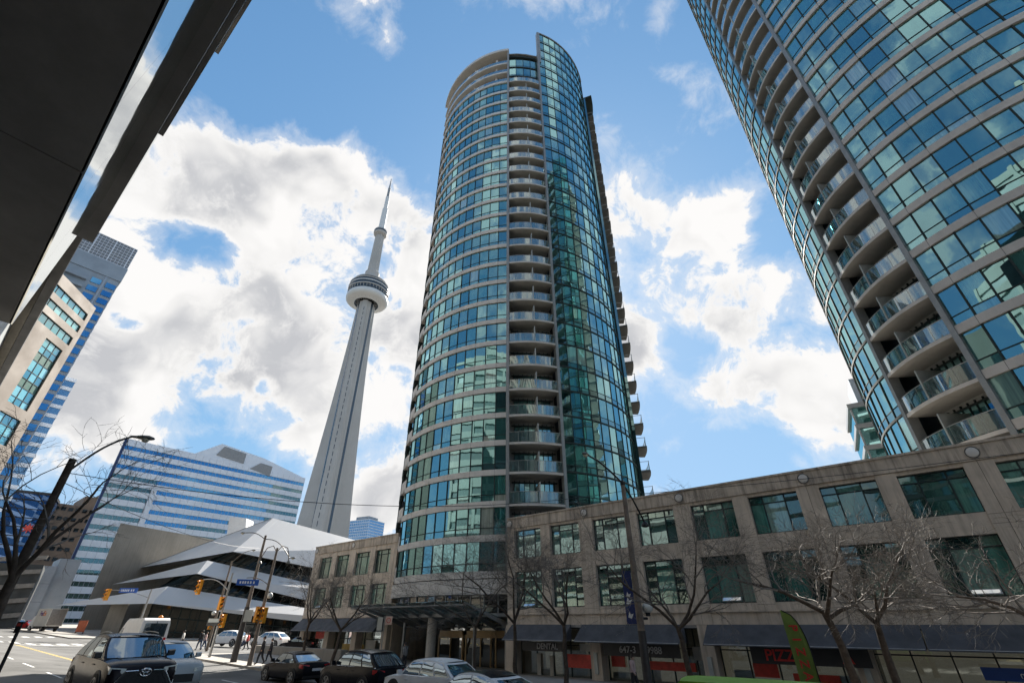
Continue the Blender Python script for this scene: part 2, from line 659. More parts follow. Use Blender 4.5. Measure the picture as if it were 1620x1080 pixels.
def kerb(name, pts):
    """kerb stones along a line of (s, n)"""
    k = MB()
    for (a, b) in zip(pts, pts[1:]):
        pa, pb = st(-a[0], a[1]), st(-b[0], b[1])
        d = (pb - pa).normalized()
        w = Vector((-d.y, d.x, 0)) * .09
        lo = [pa - w, pa + w, pb + w, pb - w]
        za, zb = G(pa.x, pa.y), G(pb.x, pb.y)
        zz = [za, za, zb, zb]
        k.hull([Vector((p.x, p.y, z - .1)) for p, z in zip(lo, zz)], [Vector((p.x, p.y, z + KH + .004)) for p, z in zip(lo, zz)])
    return tag(k.build(name, kerbm), kind='structure')


corner = [(49 + 7 * math.sin(q), 18.2 + 7 - 7 * math.cos(q)) for q in frange(0, math.pi / 2, 8)]
pavement('pavement_far', [(s_, 18.2, 36) for s_ in (-70, -40, -10, 20, 27, 40, 49)] + [(a, b, 36) for a, b in corner[1:]], 0, 0, paving)
kerb('kerb_far', [(s_, 18.2) for s_ in frange(-70, 49, 50)] + corner[1:] + [(56, n_) for n_ in frange(26, 60, 14)])
pavement('pavement_near', [(s_, 2.4, -30) for s_ in (-70, -40, 0, 27, 60, 100, 150, 280)], 0, 0, paving)
kerb('kerb_near', [(s_, 2.4) for s_ in frange(-70, 280, 120)])
pavement('hall_forecourt', [(s_, 18.2, 60) for s_ in (92, 100, 120, 150, 200, 230)], 0, 0, paving)
kerb('kerb_hall', [(230 - i * 2.3, 18.2) for i in range(61)] + [(92, n_) for n_ in frange(18.2, 60, 18)])


def mark(name, s0, s1, n0, n1, mat, parent, lift=.010, k=2):
    m = MB()
    vs = []
    for i in range(k + 1):
        s_ = lerp(s0, s1, i / k)
        for n_ in (n0, n1):
            p = st(-s_, n_)
            vs.append((p.x, p.y, G(p.x, p.y) + lift))
    m.add(vs, [(2 * i, 2 * i + 1, 2 * i + 3, 2 * i + 2) for i in range(k)])
    return m.build(name, mat, parent)


road_o = bpy.data.objects['road']
for k in range(11):
    mark('crosswalk_bar', 73.5, 77.0, 3.6 + k * 1.32, 4.25 + k * 1.32, paintw, road_o)
for k in range(11):
    mark('crosswalk_bar', 96, 99, 3.6 + k * 1.32, 4.25 + k * 1.32, paintw, road_o)
mark('stop_line', 69.5, 70.0, 10.2, 17.6, paintw, road_o)
for n_ in (9.7, 9.95):
    mark('centre_line', -60, 69, n_ - .05, n_ + .05, painty, road_o, k=40)
for k in range(14):
    mark('lane_dash', -20 + k * 6.2, -17 + k * 6.2, 13.9, 14.02, paintw, road_o)
    mark('lane_dash', -20 + k * 6.2, -17 + k * 6.2, 6.1, 6.22, paintw, road_o)


# ================================================================== THE TWO ROUND TOWERS
def stuffed(o, kind='stuff'):
    o['kind'] = kind
    return o


class PaneSet:
    """collects panes; the ones that show largest become objects of their own, the rest one joined part"""

    def __init__(s, parent, base, depth=.03, limit=300, hide=None):
        s.p, s.base, s.items, s.limit, s.d, s.hide = parent, Vector(base), [], limit, depth, hide
        s.cache = {}

    def add(s, loc, rz, w, h, mat, jit=.4):
        s.items.append((Vector(loc), rz, round(w, 3), round(h, 3), mat, jit))

    def flush(s, name='pane', rest='far_panes'):
        sc = []
        for it in s.items:
            wp = s.base + it[0]
            pr = project(wp)
            nrm = Vector((math.sin(it[1]), -math.cos(it[1]), 0))
            view = (Vector((0, 0, CAMZ)) - wp)
            fac = nrm.dot(view.normalized())
            a = -1
            if pr and fac > .03 and -20 < pr[0] < 1640 and -20 < pr[1] < 1090 and not (s.hide and s.hide(pr)):
                a = it[2] * it[3] * fac / pr[2] ** 2
            sc.append((a, it))
        sc.sort(key=lambda x: -x[0])
        rests = {}
        for i, (a, (loc, rz, w, h, mat, jit)) in enumerate(sc):
            rx = math.radians(random.gauss(0, jit))
            rr = rz + math.radians(random.gauss(0, jit))
            if i < s.limit and a > 0:
                key = (w, h, mat.name)
                if key not in s.cache:
                    s.cache[key] = box_mesh(w, h, s.d, mat)
                obj(name, s.cache[key], s.p, loc, rot=(rx, 0, rr))
            else:
                R = Matrix.Translation(loc) @ Euler((rx, 0, rr)).to_matrix().to_4x4()
                rests.setdefault(mat.name, MB()).box(-w / 2, w / 2, -s.d / 2, s.d / 2, -h / 2, h / 2, 0, random.random() * .98 + .01, R)
        for mn, mb in rests.items():
            stuffed(mb.build(rest, MATS[mn], s.p))


def arc_box(m, phis, ri, ro, z0, z1, mi=0):
    """a curved beam: phis list of angles, radii may be functions of the angle"""
    fi = ri if callable(ri) else (lambda q: ri)
    fo = ro if callable(ro) else (lambda q: ro)
    k = len(phis)
    a = []
    for q in phis:
        for r in (fi(q), fo(q)):
            for z in (z0, z1):
                a.append((r * math.sin(q), -r * math.cos(q), z))
    fs = []
    for i in range(k - 1):
        b, c = i * 4, i * 4 + 4
        fs += [(b + 2, c + 2, c + 3, b + 3), (b, b + 1, c + 1, c), (b + 1, b + 3, c + 3, c + 1), (b, c, c + 2, b + 2)]
    fs += [(0, 2, 3, 1), (4 * k - 4, 4 * k - 3, 4 * k - 1, 4 * k - 2)]
    return m.add(a, fs, mi)


PITCHZ = 2.98


def round_tower(name, label, cx, cy, R, phi0, sgn, z0, nfl, kwin, main, bg_=.2):
    T = thing(name, label, 'tower', (cx, cy, 0))
    D = math.radians

    def A(psi):
        return D(phi0 + sgn * psi)

    def arc(p0, p1, k):
        q = [A(x) for x in frange(p0, p1, k)]
        return q if sgn > 0 else q[::-1]
    ztop = z0 + PITCHZ * (nfl - .6)
    # inner core, closes the building
    c = MB()
    n = 48
    c.prism([((R - 1.75) * math.sin(2 * math.pi * i / n), (R - 1.75) * math.cos(2 * math.pi * i / n)) for i in range(n)][::-1], .0 if not main else 3.9, ztop - .3)
    c.build('inner_wall', corem, T, smooth=20)
    if main:
        low = MB()
        low.prism([((R - 4.5) * math.sin(2 * math.pi * i / n), (R - 4.5) * math.cos(2 * math.pi * i / n)) for i in range(n)][::-1], -1.5, 3.9)
        low.build('lobby_wall', dark_g, T, smooth=20)
    PANE = 5.0
    NP = 11
    b0, b1 = -11.0, -11.0 - PANE * NP          # banded arc
    g0, NG = 11.0, 11
    g1 = g0 + PANE * NG
    hide = (lambda p: p[1] > (822 - .163 * (p[0] - 800)) and p[0] > 800) if True else None
    ps = PaneSet(T, (cx, cy, 0), hide=hide)
    # shared floor meshes
    band = arc_box(MB(), arc(b1 - .2, b0 + .15, NP * 2), R - .35, R + .10, -.56, 0).mesh('spandrel_band', bandm, 25)
    joint = MB()
    ring = arc_box(MB(), arc(g0, g1, NG * 2), R - .4, R + .03, -.16, 0).mesh('floor_edge', framem, 25)
    backslab = arc_box(MB(), arc(g1 + 26, 360 + b1 - 50, 40), R - 2.2, R + .1, -.5, 0).mesh('rear_floor_band', bandm, 25)
    fr = MB()
    bulge = lambda q: R + .05 + bg_ * max(0, math.cos((math.degrees(q) - phi0) / 11.0 * math.pi / 2)) ** .8
    sl = arc_box(MB(), arc(-10.7, 10.7, 14), R - 1.9, bulge, -.22, 0).mesh('balcony', soffm, 25)
    edge = arc_box(MB(), arc(-10.7, 10.7, 14), lambda q: bulge(q) + .002, lambda q: bulge(q) + .035, -.23, .0).mesh('slab_edge', bandm, 25)
    rg = arc_box(MB(), arc(-10.4, 10.4, 14), lambda q: bulge(q) - .07, lambda q: bulge(q) - .05, .06, 1.08).mesh('railing', rail_g, 25)
    hr = MB()
    arc_box(hr, arc(-10.4, 10.4, 14), lambda q: bulge(q) - .09, lambda q: bulge(q) - .03, 1.08, 1.12)
    for x in frange(-10.2, 10.2, 6):
        q = A(x)
        r = bulge(q) - .06
        hr.tube([(r * math.sin(q), -r * math.cos(q), .0), (r * math.sin(q), -r * math.cos(q), 1.1)], .02, 4)
    hr = hr.mesh('handrail', steel)
    dv = MB()
    q = A(1.0)
    Rm = Matrix.Rotation(q, 4, 'Z')
    dv.box(-.05, .05, -(R + .25), -(R - 1.7), .03, 2.0, mat=Rm)
    dv = dv.mesh('divider', framel)
    back = MB()
    for i, x in enumerate(frange(-8.8, 8.8, 8)):
        Rm = Matrix.Rotation(A(x), 4, 'Z')
        if i < 8:
            Rm2 = Matrix.Rotation(A(x + 1.1), 4, 'Z')
            back.box(-.25, .25, -(R - 1.68), -(R - 1.74), .1, 2.3, 0, .1 + .1 * i, Rm2)
        back.box(-.03, .03, -(R - 1.62), -(R - 1.74), .03, 2.6, 1, 0, Rm)
    back.box(-2.3, 2.3, -(R - 1.63), -(R - 1.74), 2.3, 2.42, 1, 0, Matrix.Rotation(A(0), 4, 'Z'))
    back = back.mesh('balcony_door', [tint_g, framem])
    bwall = arc_box(MB(), arc(-11, 11, 8), R - 1.9, R - 1.745, .0, PITCHZ - .22).mesh('balcony_wall', balw, 25)
    fw = M('frosted_sheet_' + name + str(int(main)), (.62, .63, .60), .35, var=.06)
    frost = [arc_box(MB(), arc(a_, b_, 5), lambda q: bulge(q) - .13, lambda q: bulge(q) - .11, .08, h_).mesh('frosted_panel', fw, 25) for a_, b_, h_ in ((2, 7.5, 1.05), (3.5, 10, 1.05), (1.5, 4.5, 1.0))]
    chairs = []
    for a_ in (-4.5, 5.5):
        cm = MB()
        Rm = Matrix.Rotation(A(a_), 4, 'Z') @ Matrix.Translation((0, -(R - .75), 0))
        cm.box(-.25, .25, -.25, .25, .40, .45, mat=Rm)
        cm.box(-.25, .25, .22, .27, .45, .95, mat=Rm)
        for x in (-.22, .22):
            for y in (-.22, .22):
                cm.box(x - .02, x + .02, y - .02, y + .02, .0, .40, mat=Rm)
        chairs.append(cm.mesh('balcony_chair', whitec))
    # side rear balconies
    rb0, rb1 = 68.0, 82.0
    rsl = arc_box(MB(), arc(rb0, rb1, 6), R - 2, R + 1.45, -.24, 0).mesh('balcony', M('rear_balcony_slab', (.13, .13, .125), .8, var=.1), 25)
    rrg = MB()
    arc_box(rrg, arc(rb0 + .3, rb1 - .3, 6), R + 1.33, R + 1.36, .06, 1.08)
    rrg = rrg.mesh('railing', rail_g, 25)
    rhr = MB()
    arc_box(rhr, arc(rb0 + .3, rb1 - .3, 6), R + 1.31, R + 1.38, 1.08, 1.13)
    for x in frange(rb0 + .4, rb1 - .4, 3):
        q = A(x)
        rhr.tube([((R + 1.34) * math.sin(q), -(R + 1.34) * math.cos(q), 0), ((R + 1.34) * math.sin(q), -(R + 1.34) * math.cos(q), 1.1)], .025, 4)
    for x in (rb0 + .3, rb1 - .3):
        rhr.box(-.02, .02, -(R + 1.36), -R, 1.05, 1.1, mat=Matrix.Rotation(A(x), 4, 'Z'))
    rhr = rhr.mesh('handrail', steel)
    ipar = arc_box(MB(), arc(b1 - 9.0, b1 - .4, 4), R - .12, R + .04, .0, 1.0).mesh('loggia_parapet', bandm, 25)
    isl = arc_box(MB(), arc(b1 - 9.0, b1 - .2, 4), R - 1.9, R + .08, -.3, 0).mesh('loggia_floor', soffm, 25)
    w5 = 2 * R * math.sin(D(PANE / 2)) - .07
    for k in range(nfl):
        zt = z0 + PITCHZ * k
        first = k == 0
        if k <= kwin:
            obj('spandrel_band', band, T, (0, 0, zt))
            obj('loggia_floor', isl, T, (0, 0, zt))
            obj('loggia_parapet', ipar, T, (0, 0, zt))
        if k < kwin:
            hw = PITCHZ - .56
            for i in range(NP):
                psi = b0 - PANE * (i + .5)
                q = A(psi)
                rr = R * math.cos(D(PANE / 2)) - .06
                up = hw * .74
                low = hw - up - .05
                ps.add((rr * math.sin(q), -rr * math.cos(q), zt + low + .05 + up / 2), q, w5, up - .04, tint_g)
                ps.add((rr * math.sin(q), -rr * math.cos(q), zt + low / 2), q, w5, low - .03, tint_g)
            for i in range(NP + 1):
                q = A(b0 - PANE * i)
                fr.box(-.045, .045, -(R + .02), -(R - .12), zt, zt + hw, 0, 0, Matrix.Rotation(q, 4, 'Z'))
            arc_box(fr, arc(b1, b0, NP), R - .12, R - .012, zt + hw * .235, zt + hw * .26)
            for i in range(1, NP, 2):
                fr.box(-.009, .009, -(R + .106), -(R + .02), zt - .555, zt - .004, 0, 0, Matrix.Rotation(A(b0 - PANE * i), 4, 'Z'))
            # panes beyond the loggia
            for i in range(8):
                q = A(b1 - 9.2 - PANE * (i + .5))
                rr = R * math.cos(D(PANE / 2)) - .04
                ps.add((rr * math.sin(q), -rr * math.cos(q), zt + hw / 2), q, w5, hw - .05, tint_g)
                q = A(b1 - 9.2 - PANE * i)
                fr.box(-.045, .045, -(R + .02), -(R - .12), zt, zt + hw, 0, 0, Matrix.Rotation(q, 4, 'Z'))
            arc_box(fr, arc(b1 - 49.4, b1 - 9.0, 10), R - .35, R + .06, zt - .7, zt)
        # all-glass arc
        gtop = nfl + 2 if main else nfl
        if k < nfl:
            obj('rear_floor_band', backslab, T, (0, 0, zt))
    for k in range(-1 if main else 0, nfl + (2 if main else 0)):
        zt = z0 + PITCHZ * k
        obj('floor_edge', ring, T, (0, 0, zt))
        for i in range(NG):
            q = A(g0 + PANE * (i + .5))
            rr = R * math.cos(D(PANE / 2)) - .05
            ps.add((rr * math.sin(q), -rr * math.cos(q), zt + .30), q, w5, .56, tint_s)
            ps.add((rr * math.sin(q), -rr * math.cos(q), zt + .64 + 1.08), q, w5, 2.12, tint_g, .35)
        for i in range(NG + 1):
            q = A(g0 + PANE * i)
            fr.box(-.03, .03, -(R + .03), -(R - .12), zt, zt + PITCHZ - .16, 0, 0, Matrix.Rotation(q, 4, 'Z'))
        arc_box(fr, arc(g0, g1, NG), R - .12, R - .01, zt + .58, zt + .64)
    # balconies
    kb = nfl - 4 if main else nfl
    for k in range(0, kb):
        zt = z0 + PITCHZ * k - .30
        b = obj('balcony', sl, T, (0, 0, zt))
        obj('slab_edge', edge, b)
        obj('railing', rg, b)
        obj('handrail', hr, b)
        obj('divider', dv, b)
        obj('balcony_door', back, b)
        obj('balcony_wall', bwall, T, (0, 0, zt))
        if (k * 7 + 3) % 5 < 3:
            obj('frosted_panel', frost[k % 3], b)
        if k % 3 == 1:
            obj('balcony_chair', chairs[k % 2], b)
    if main:
        for k in range(nfl - 1):
            zt = z0 + PITCHZ * k - .2
            b = obj('balcony', rsl, T, (0, 0, zt))
            obj('railing', rrg, b)
            obj('handrail', rhr, b)
        rw = MB()
        for x in (rb0 - 4, rb1 + 4):
            rw.box(-.12, .12, -(R + .4), -(R - 2), z0, ztop, mat=Matrix.Rotation(A(x), 4, 'Z'))
        arc_box(rw, arc(rb0 - 6, rb1 + 22, 10), R - 2, R - .6, z0, ztop)
        rw.build('rear_wall', tint_s, T)
        rr_ = arc_box(MB(), arc(rb0 - 4, rb1 + 3, 8), R - 3, R + 1.7, -.35, 0)
        rr_.build('rear_roof', framem, T, (0, 0, ztop + .6))
    # tall posts
    for x in (-11.0, 11.0):
        pm = MB().box(-.16, .16, -(R + .16), -(R - .5), 0, ztop - z0 + (1.5 if main else 6), mat=Matrix.Rotation(A(x), 4, 'Z'))
        pm.build('post', postm, T, (0, 0, z0 - 1.2 if main else z0 - 6))
    # roof
    rf = MB()
    rf.prism([((R - .5) * math.sin(2 * math.pi * i / 48), (R - .5) * math.cos(2 * math.pi * i / 48)) for i in range(48)][::-1], ztop - .3, ztop)
    rf.build('roof', roofm, T)
    if main:
        # open terraces over the banded arc
        ter = arc_box(MB(), arc(b1 - 12, b0 + .15, 26), R - 2.5, R + .12, -.42, 0).mesh('terrace_floor', bandm, 25)
        trl = arc_box(MB(), arc(b1 - 12, b0, 26), R - .02, R + .0, .05, .95).mesh('terrace_railing', rail_g, 25)
        for k in range(kwin, nfl - 1):
            zt = z0 + PITCHZ * k
            o = obj('terrace_floor', ter, T, (0, 0, zt + .003))
            obj('terrace_railing', trl, o)
        arc_box(MB(), arc(b1 - 14, b0 + .3, 26), R - 3, R + .35, -.7, 0).build('roof_edge', bandm, T, (0, 0, ztop + .25), smooth=25)
        for x in (b0 - 9, b0 - 27, b0 - 45):
            q = A(x)
            for k in range(kwin, nfl - 1):
                zt = z0 + PITCHZ * k
                MB().tube([((R - .7) * math.sin(q), -(R - .7) * math.cos(q), zt), ((R - .7) * math.sin(q), -(R - .7) * math.cos(q), zt + PITCHZ - .4)], .24, 12).build('terrace_column', bandm, T, smooth=40)
        # recessed glazing over the balcony strip
        for k in range(nfl - 4, nfl - 1):
            zt = z0 + PITCHZ * k + .2
            for i in range(4):
                q = A(-8.2 + 5.45 * i)
                rr = R - .9
                ps.add((rr * math.sin(q), -rr * math.cos(q), zt + 1.45), q, 1.28, 1.9, tint_g)
                ps.add((rr * math.sin(q), -rr * math.cos(q), zt + .22), q, 1.28, .44, tint_s)
            arc_box(fr, arc(-11, 11, 6), R - 1.7, R - .8, zt - .3, zt - .02)
            for i in range(5):
                fr.box(-.05, .05, -(R - .8), -(R - 1.0), zt, zt + 2.7, 0, 0, Matrix.Rotation(A(-10.9 + 5.45 * i), 4, 'Z'))
        arc_box(MB(), arc(-11, 11, 6), R - 2.5, R - .7, 0, .5).build('strip_cornice', framem, T, (0, 0, ztop - .9))
        # top terrace slab of the balcony strip
        b = obj('balcony', sl, T, (0, 0, z0 + PITCHZ * (nfl - 4) - .3))
        obj('railing', rg, b)
        obj('handrail', hr, b)
        # curved screen wall on the roof: cap and end post
        zf = z0 + PITCHZ * (nfl + 2)
        arc_box(MB(), arc(g0, g1 + 1, 20), R - .3, R + .1, 0, .3).build('screen_cap', postm, T, (0, 0, zf), smooth=25)
        MB().box(-.06, .5, -(R + .1), -(R - .55), 0, 3 * PITCHZ + 2.0, mat=Matrix.Rotation(A(g0), 4, 'Z')).build('screen_edge', postm, T, (0, 0, zf - 3 * PITCHZ - 1.8))
        arc_box(MB(), arc(g0 + .5, g1, 20), R - .32, R - .14, 0, 3 * PITCHZ).build('screen_back', framem, T, (0, 0, zf - 3 * PITCHZ), smooth=25)
    fo = fr.build('window_frame', framem, T)
    stuffed(fo)
    ps.flush()
    return T


MT = round_tower('residential_tower', 'round teal glass apartment tower standing alone behind the entrance canopy', 1.45, 59.6, 14.8, 4.9, 1, 7.39, 30, 26, True, .2)
RT = round_tower('residential_tower', 'round glass apartment tower cut off by the top and side of the picture', 41.5, 26.1, 15.0, -89.75, -1, 9.65 - 2.95, 31, 31, False)
MT['group'] = RT['group'] = 'twin round apartment towers'

# base of the middle tower: bottom band, clerestory, columns, doors
n_ = 20
arc_box(MB(), [math.radians(x) for x in frange(-75, 40, 30)], 14.8 - 1.8, 14.8 + .12, 0, 1.15).build('base_band', bandm, MT, (0, 0, 5.6), smooth=25)
cl = MB()
cf = MB()
for i in range(19):
    q = math.radians(-72 + 5 * i)
    Rm = Matrix.Rotation(q, 4, 'Z')
    cl.box(-.55, .55, -14.35, -14.3, 4.25, 5.55, 0, random.random(), Rm)
    q = math.radians(-74.5 + 5 * i)
    cf.box(-.05, .05, -14.45, -14.2, 4.2, 5.6, 0, 0, Matrix.Rotation(q, 4, 'Z'))
arc_box(cf, [math.radians(x) for x in frange(-75, 40, 30)], 13.6, 14.5, 3.95, 4.2)
stuffed(cl.build('clerestory_pane', dark_g, MT))
stuffed(cf.build('clerestory_frame', postm, MT))
for x in (-40, -6):
    q = math.radians(x)
    MB().tube([(13.2 * math.sin(q), -13.2 * math.cos(q), -1.2), (13.2 * math.sin(q), -13.2 * math.cos(q), 4.0)], .42, 16).build('column', bandm, MT, smooth=40)
tan_m = M('brass_door_header', (.45, .30, .14), .5, var=.1)
for i, x in enumerate((-36, -20, -8)):
    q = math.radians(x)
    Rm = Matrix.Rotation(q, 4, 'Z')
    d = MB()
    for (a, b, c_, d_) in ((-1.5, -1.38, -.6, 2.6), (1.38, 1.5, -.6, 2.6), (-1.38, 1.38, 2.35, 2.9), (-.05, .05, -.6, 2.35)):
        d.box(a, b, -11.6, -11.4, c_, d_, 0, 0, Rm)
    dr = d.build('door', tan_m, MT)
    g = MB()
    for a in (-.72, .72):
        g.box(a - .64, a + .64, -11.52, -11.48, -.55, 2.33, 0, .3 + .2 * i, Rm)
    g.build('door_glass', shop_g, dr)


# ================================================================== PODIUMS
def podium_window(P, x0, x1, z0, z1, cache, tilt_open=False, cols=3):
    """aluminium window of 3 x 2 lights set back in the stone; each pane its own mesh"""
    w, h = x1 - x0, z1 - z0
    key = (round(w, 2), round(h, 2), cols)
    if key not in cache:
        m = MB()
        y0, y1 = .27, .37
        zt = h * .80
        for a in [0] + [w * [.28, .72][i] for i in range(2)] + [w]:
            m.box(a - .035, a + .035, y0, y1, 0, h)
        for b in (.035, zt, h - .035):
            m.box(.035, w - .035, y0 + .004, y1 - .004, b - .03, b + .03)
        m.box(-.02, w + .02, .10, .262, -.06, .0)
        cache[key] = m.mesh('window', framem)
        xs = [0, w * .28, w * .72, w]
        cache[key, 'p'] = [(box_mesh(xs[i + 1] - xs[i] - .05, b - a - .04, .02, pod_g), (xs[i] + xs[i + 1]) / 2, (a + b) / 2)
                           for i in range(3) for a, b in ((.03, zt - .02), (zt + .02, h - .03))]
    o = obj('window', cache[key], P, (x0, 0, z0))
    for me, a, b in cache[key, 'p']:
        obj('pane', me, o, (a, .33, b), rot=(math.radians(random.gauss(0, .4)), 0, math.radians(random.gauss(0, .4))))
    if tilt_open:
        s = MB().box(-w * .2, w * .2, -.02, .02, -.25, 0)
        v = s.build('open_vent', framel, o, (w / 2, .22, .30))
        v.rotation_euler = (math.radians(-38), 0, 0)
        g = MB().box(-w * .18, w * .18, -.03, -.024, -.22, -.03).build('vent_glass', cap_m, v)
    return o


def awning(P, x0, x1, zt=3.38, zb=2.40, out=1.25, base=0.):
    w = x1 - x0
    m = MB()
    m.hull([(0, -.0, zt), (0, -out, zb), (0, -out, zb - .05), (0, -out + .03, zb - .05), (0, -.0, zt - .06)][::-1],
           [(w, -.0, zt), (w, -out, zb), (w, -out, zb - .05), (w, -out + .03, zb - .05), (w, -.0, zt - .06)][::-1])
    a = m.build('awning', awnm, P, (x0, -.03, base))
    for x in (.015, w - .015):
        MB().hull([(x - .012, -.01, zt - .05), (x - .012, -out + .02, zb + .0), (x - .012, -.01, zb)], [(x + .012, -.01, zt - .05), (x + .012, -out + .02, zb + .0), (x + .012, -.01, zb)]).build('awning_side', awnm, a)
    MB().tube([(0.05, -out + .03, zb + .01), (w - .05, -out + .03, zb + .01)], .02, 6).build('awning_bar', steel, a)
    return a


signk = M('black_sign_board', (.02, .02, .022), .5, var=.1)
letg = M('grey_letters', (.42, .42, .42), .5, var=.05)
letr = M('red_letters', (.62, .035, .03), .45, var=.05)
letw = M('white_letters', (.8, .8, .8), .5, var=.03)
redm = M('red_poster', (.65, .06, .04), .5, var=.15, scale=3)
bluem = M('blue_sign_board', (.01, .05, .22), .45, var=.08)
warm = M('lit_shop_panel', (.7, .6, .42), .6, var=.15, scale=2, emit=((1.0, .75, .42), .06))
pale = M('pale_shop_wall', (.45, .43, .38), .7, var=.12, scale=1.2)
shopw = M('lit_shop_wall', (.20, .175, .145), .8, var=.3, scale=.7, emit=((1.0, .86, .66), .025))  # faint glow in the wall itself stands for the shop lighting
stallr = M('granite_base', (.11, .105, .10), .5, var=.2, scale=3)


def podium(name, label, x_lo, x_hi, wins, bays, top, zrows, end_lo, end_hi, medal, depth=24, gz=0.):
    """street facade, local x along the street, y into the building; z = 0 is the pavement"""
    o0 = st(-27.6, 32.9)
    P = thing(name, label, 'building', (o0.x, o0.y, 0), math.radians(-40))
    cache = {}
    (l0, l1), (u0, u1) = zrows
    # body behind the facade
    MB().box(x_lo + .3, x_hi - .3, .5, depth, 3.2, top - .5).build('body', stone, P)
    MB().box(x_lo + .25, x_hi - .25, .45, depth + .05, top - .5, top - .3).build('roof', roofm, P)
    # piers, spandrels, parapet panels
    edges = sorted([x_lo] + [w for p in wins for w in p] + [x_hi])
    piers = [(edges[2 * i], edges[2 * i + 1]) for i in range(len(edges) // 2)]
    def pier(a, b):
        zs = [3.36, l0 - .1, l1 + .42, u0 - .12, top - .92]
        for z_a, z_b in zip(zs, zs[1:]):
            MB().box(a, b, random.uniform(0, .008), .5, z_a + .009, z_b - .009).build('pier', stone, P)
        MB().box(a + .01, b - .01, .03, .49, 3.36, top - .93).build('pier_core', stallr, P)

    for a, b in piers:
        if b - a > 1.0 and a > x_lo:
            mid = (a + b) / 2
            pier(a, mid - .012)
            pier(mid + .012, b)
            MB().box(mid - .012, mid + .012, .03, .5, 3.36, top - .92).build('pier_joint', stallr, P)
        else:
            pier(a, b)
    for a, b in wins:
        MB().box(a, b, .05, .5, l1, u0).build('spandrel', stone, P)
        MB().box(a, b, .05, .5, 3.36, l0).build('spandrel', stone, P)
        MB().box(a, b, .05, .5, u1, top - .92).build('spandrel', stone, P)
    for a, b in bays:
        MB().box(a + .008, b - .008, -.05, .5, top - .91, top - .13).build('parapet_panel', stone_d, P)
        MB().box(a + .006, b - .006, -.11, .55, top - .12, top).build('coping', stone_d, P)
    # string course over the shops, in lengths
    for a, b in bays:
        MB().box(a + .006, b - .006, -.06, .04, 4.02, 4.10).build('string_course', stone, P)
    for x in medal:
        md = MB().lathe([(.30, 0), (.30, .05), (.26, .05), (.25, .02)], 28, Matrix.Translation((x, -.051, top - .52)) @ Matrix.Rotation(math.radians(90), 4, 'X')).build('medallion', stallr, P, smooth=40)
        MB().lathe([(.25, .0), (.245, .045), (.20, .07), (.001, .075)], 28, Matrix.Translation((x, -.052, top - .52)) @ Matrix.Rotation(math.radians(90), 4, 'X')).build('medallion_disc', bandm, md, smooth=40)
    for i, (a, b) in enumerate(wins):
        podium_window(P, a, b, l0, l1, cache, tilt_open=(i in (0, 4, 7, 9, 10, 11)))
        podium_window(P, a, b, u0, u1, cache)
    # side walls
    for x, s in ((x_lo, 1), (x_hi, -1)):
        MB().box(min(x, x + s * .3), max(x, x + s * .3), .51, depth, -1.0, top - .05).build('side_wall', stone, P)
    return P


W2 = [(.6, 3.4), (4.35, 7.15)]
wins_r = [(a + 7.75 * k, b + 7.75 * k) for k in range(6) for a, b in W2]
wins_r = wins_r
PR = podium('podium_building', 'long tan stone podium with dark awnings and shop signs under bare trees', -.15, 46.6, wins_r,
            [(-.15, 7.75)] + [(7.75 * k, 7.75 * k + 7.75) for k in range(1, 5)] + [(38.75, 46.6)], 11.4, ((4.48, 7.10), (8.08, 10.28)), 1, 1, [.12] + [7.75 * k for k in range(1, 6)])
wins_l = [(-30.5, -27.85), (-26.85, -24.2), (-22.95, -20.15), (-19.25, -16.5)]
PL = podium('podium_building', 'short tan stone podium wing with four window columns beside the white hall', -31.95, -15.4, wins_l,
            [(-31.95, -23.6), (-23.6, -15.4)], 11.75, ((4.95, 7.05), (8.05, 10.35)), 1, 1, [-31.5, -23.6], depth=20)
PR['group'] = PL['group'] = 'stone podium wings of the towers'


# ---- shop level of the long wing
def shop_level(P, x_lo, x_hi, cols, ysf, posters, zg=-.6):
    for x in cols:
        MB().box(x - .42, x + .42, .02, .9, zg, 3.35).build('shop_column', stone, P)
    MB().box(x_lo, x_hi, ysf + 3.2, ysf + 3.35, zg, 3.35).build('shop_back_wall', shopw, P)
    MB().box(x_lo, x_hi, ysf + .1, ysf + 3.2, zg - .05, zg).build('shop_floor', stallr, P)
    for xx in frange(x_lo + 3.9, x_hi - 3.9, max(1, int((x_hi - x_lo) / 7.75) - 1)):
        MB().box(xx - .08, xx + .08, ysf + .1, ysf + 3.2, zg, 3.2).build('shop_partition', pale, P)
    for k, xx in enumerate(frange(x_lo + 1.5, x_hi - 1.5, int((x_hi - x_lo) / 3))):
        MB().box(xx - .5, xx + .5, ysf + 1.2 + .5 * (k % 3), ysf + 1.8 + .5 * (k % 3), zg, .45 + .5 * (k % 2)).build('shop_counter', (tan_m, framel, stallr)[k % 3], P)
    MB().box(x_lo, x_hi, .06, ysf + 3.2, 3.2, 3.352).build('shop_soffit', soffd, P)
    x = x_lo
    i = 0
    while x < x_hi - .5:
        w = 1.55
        f = MB()
        f.box(x, x + .07, ysf - .05, ysf + .05, zg, 3.19)
        f.box(x + .07, x + w, ysf - .045, ysf + .045, 2.05, 2.12)
        f.box(x + .07, x + w, ysf - .045, ysf + .045, 3.12, 3.19)
        f.box(x + .07, x + w, ysf - .06, ysf + .06, zg, zg + .35)
        o = f.build('shopfront_frame', framem, P)
        for (a, b) in ((zg + .36, 2.04), (2.13, 3.11)):
            MB().box(x + .08, x + w - .01, ysf - .01, ysf + .01, a, b).build('pane', shop_c, o)
        x += w
        i += 1


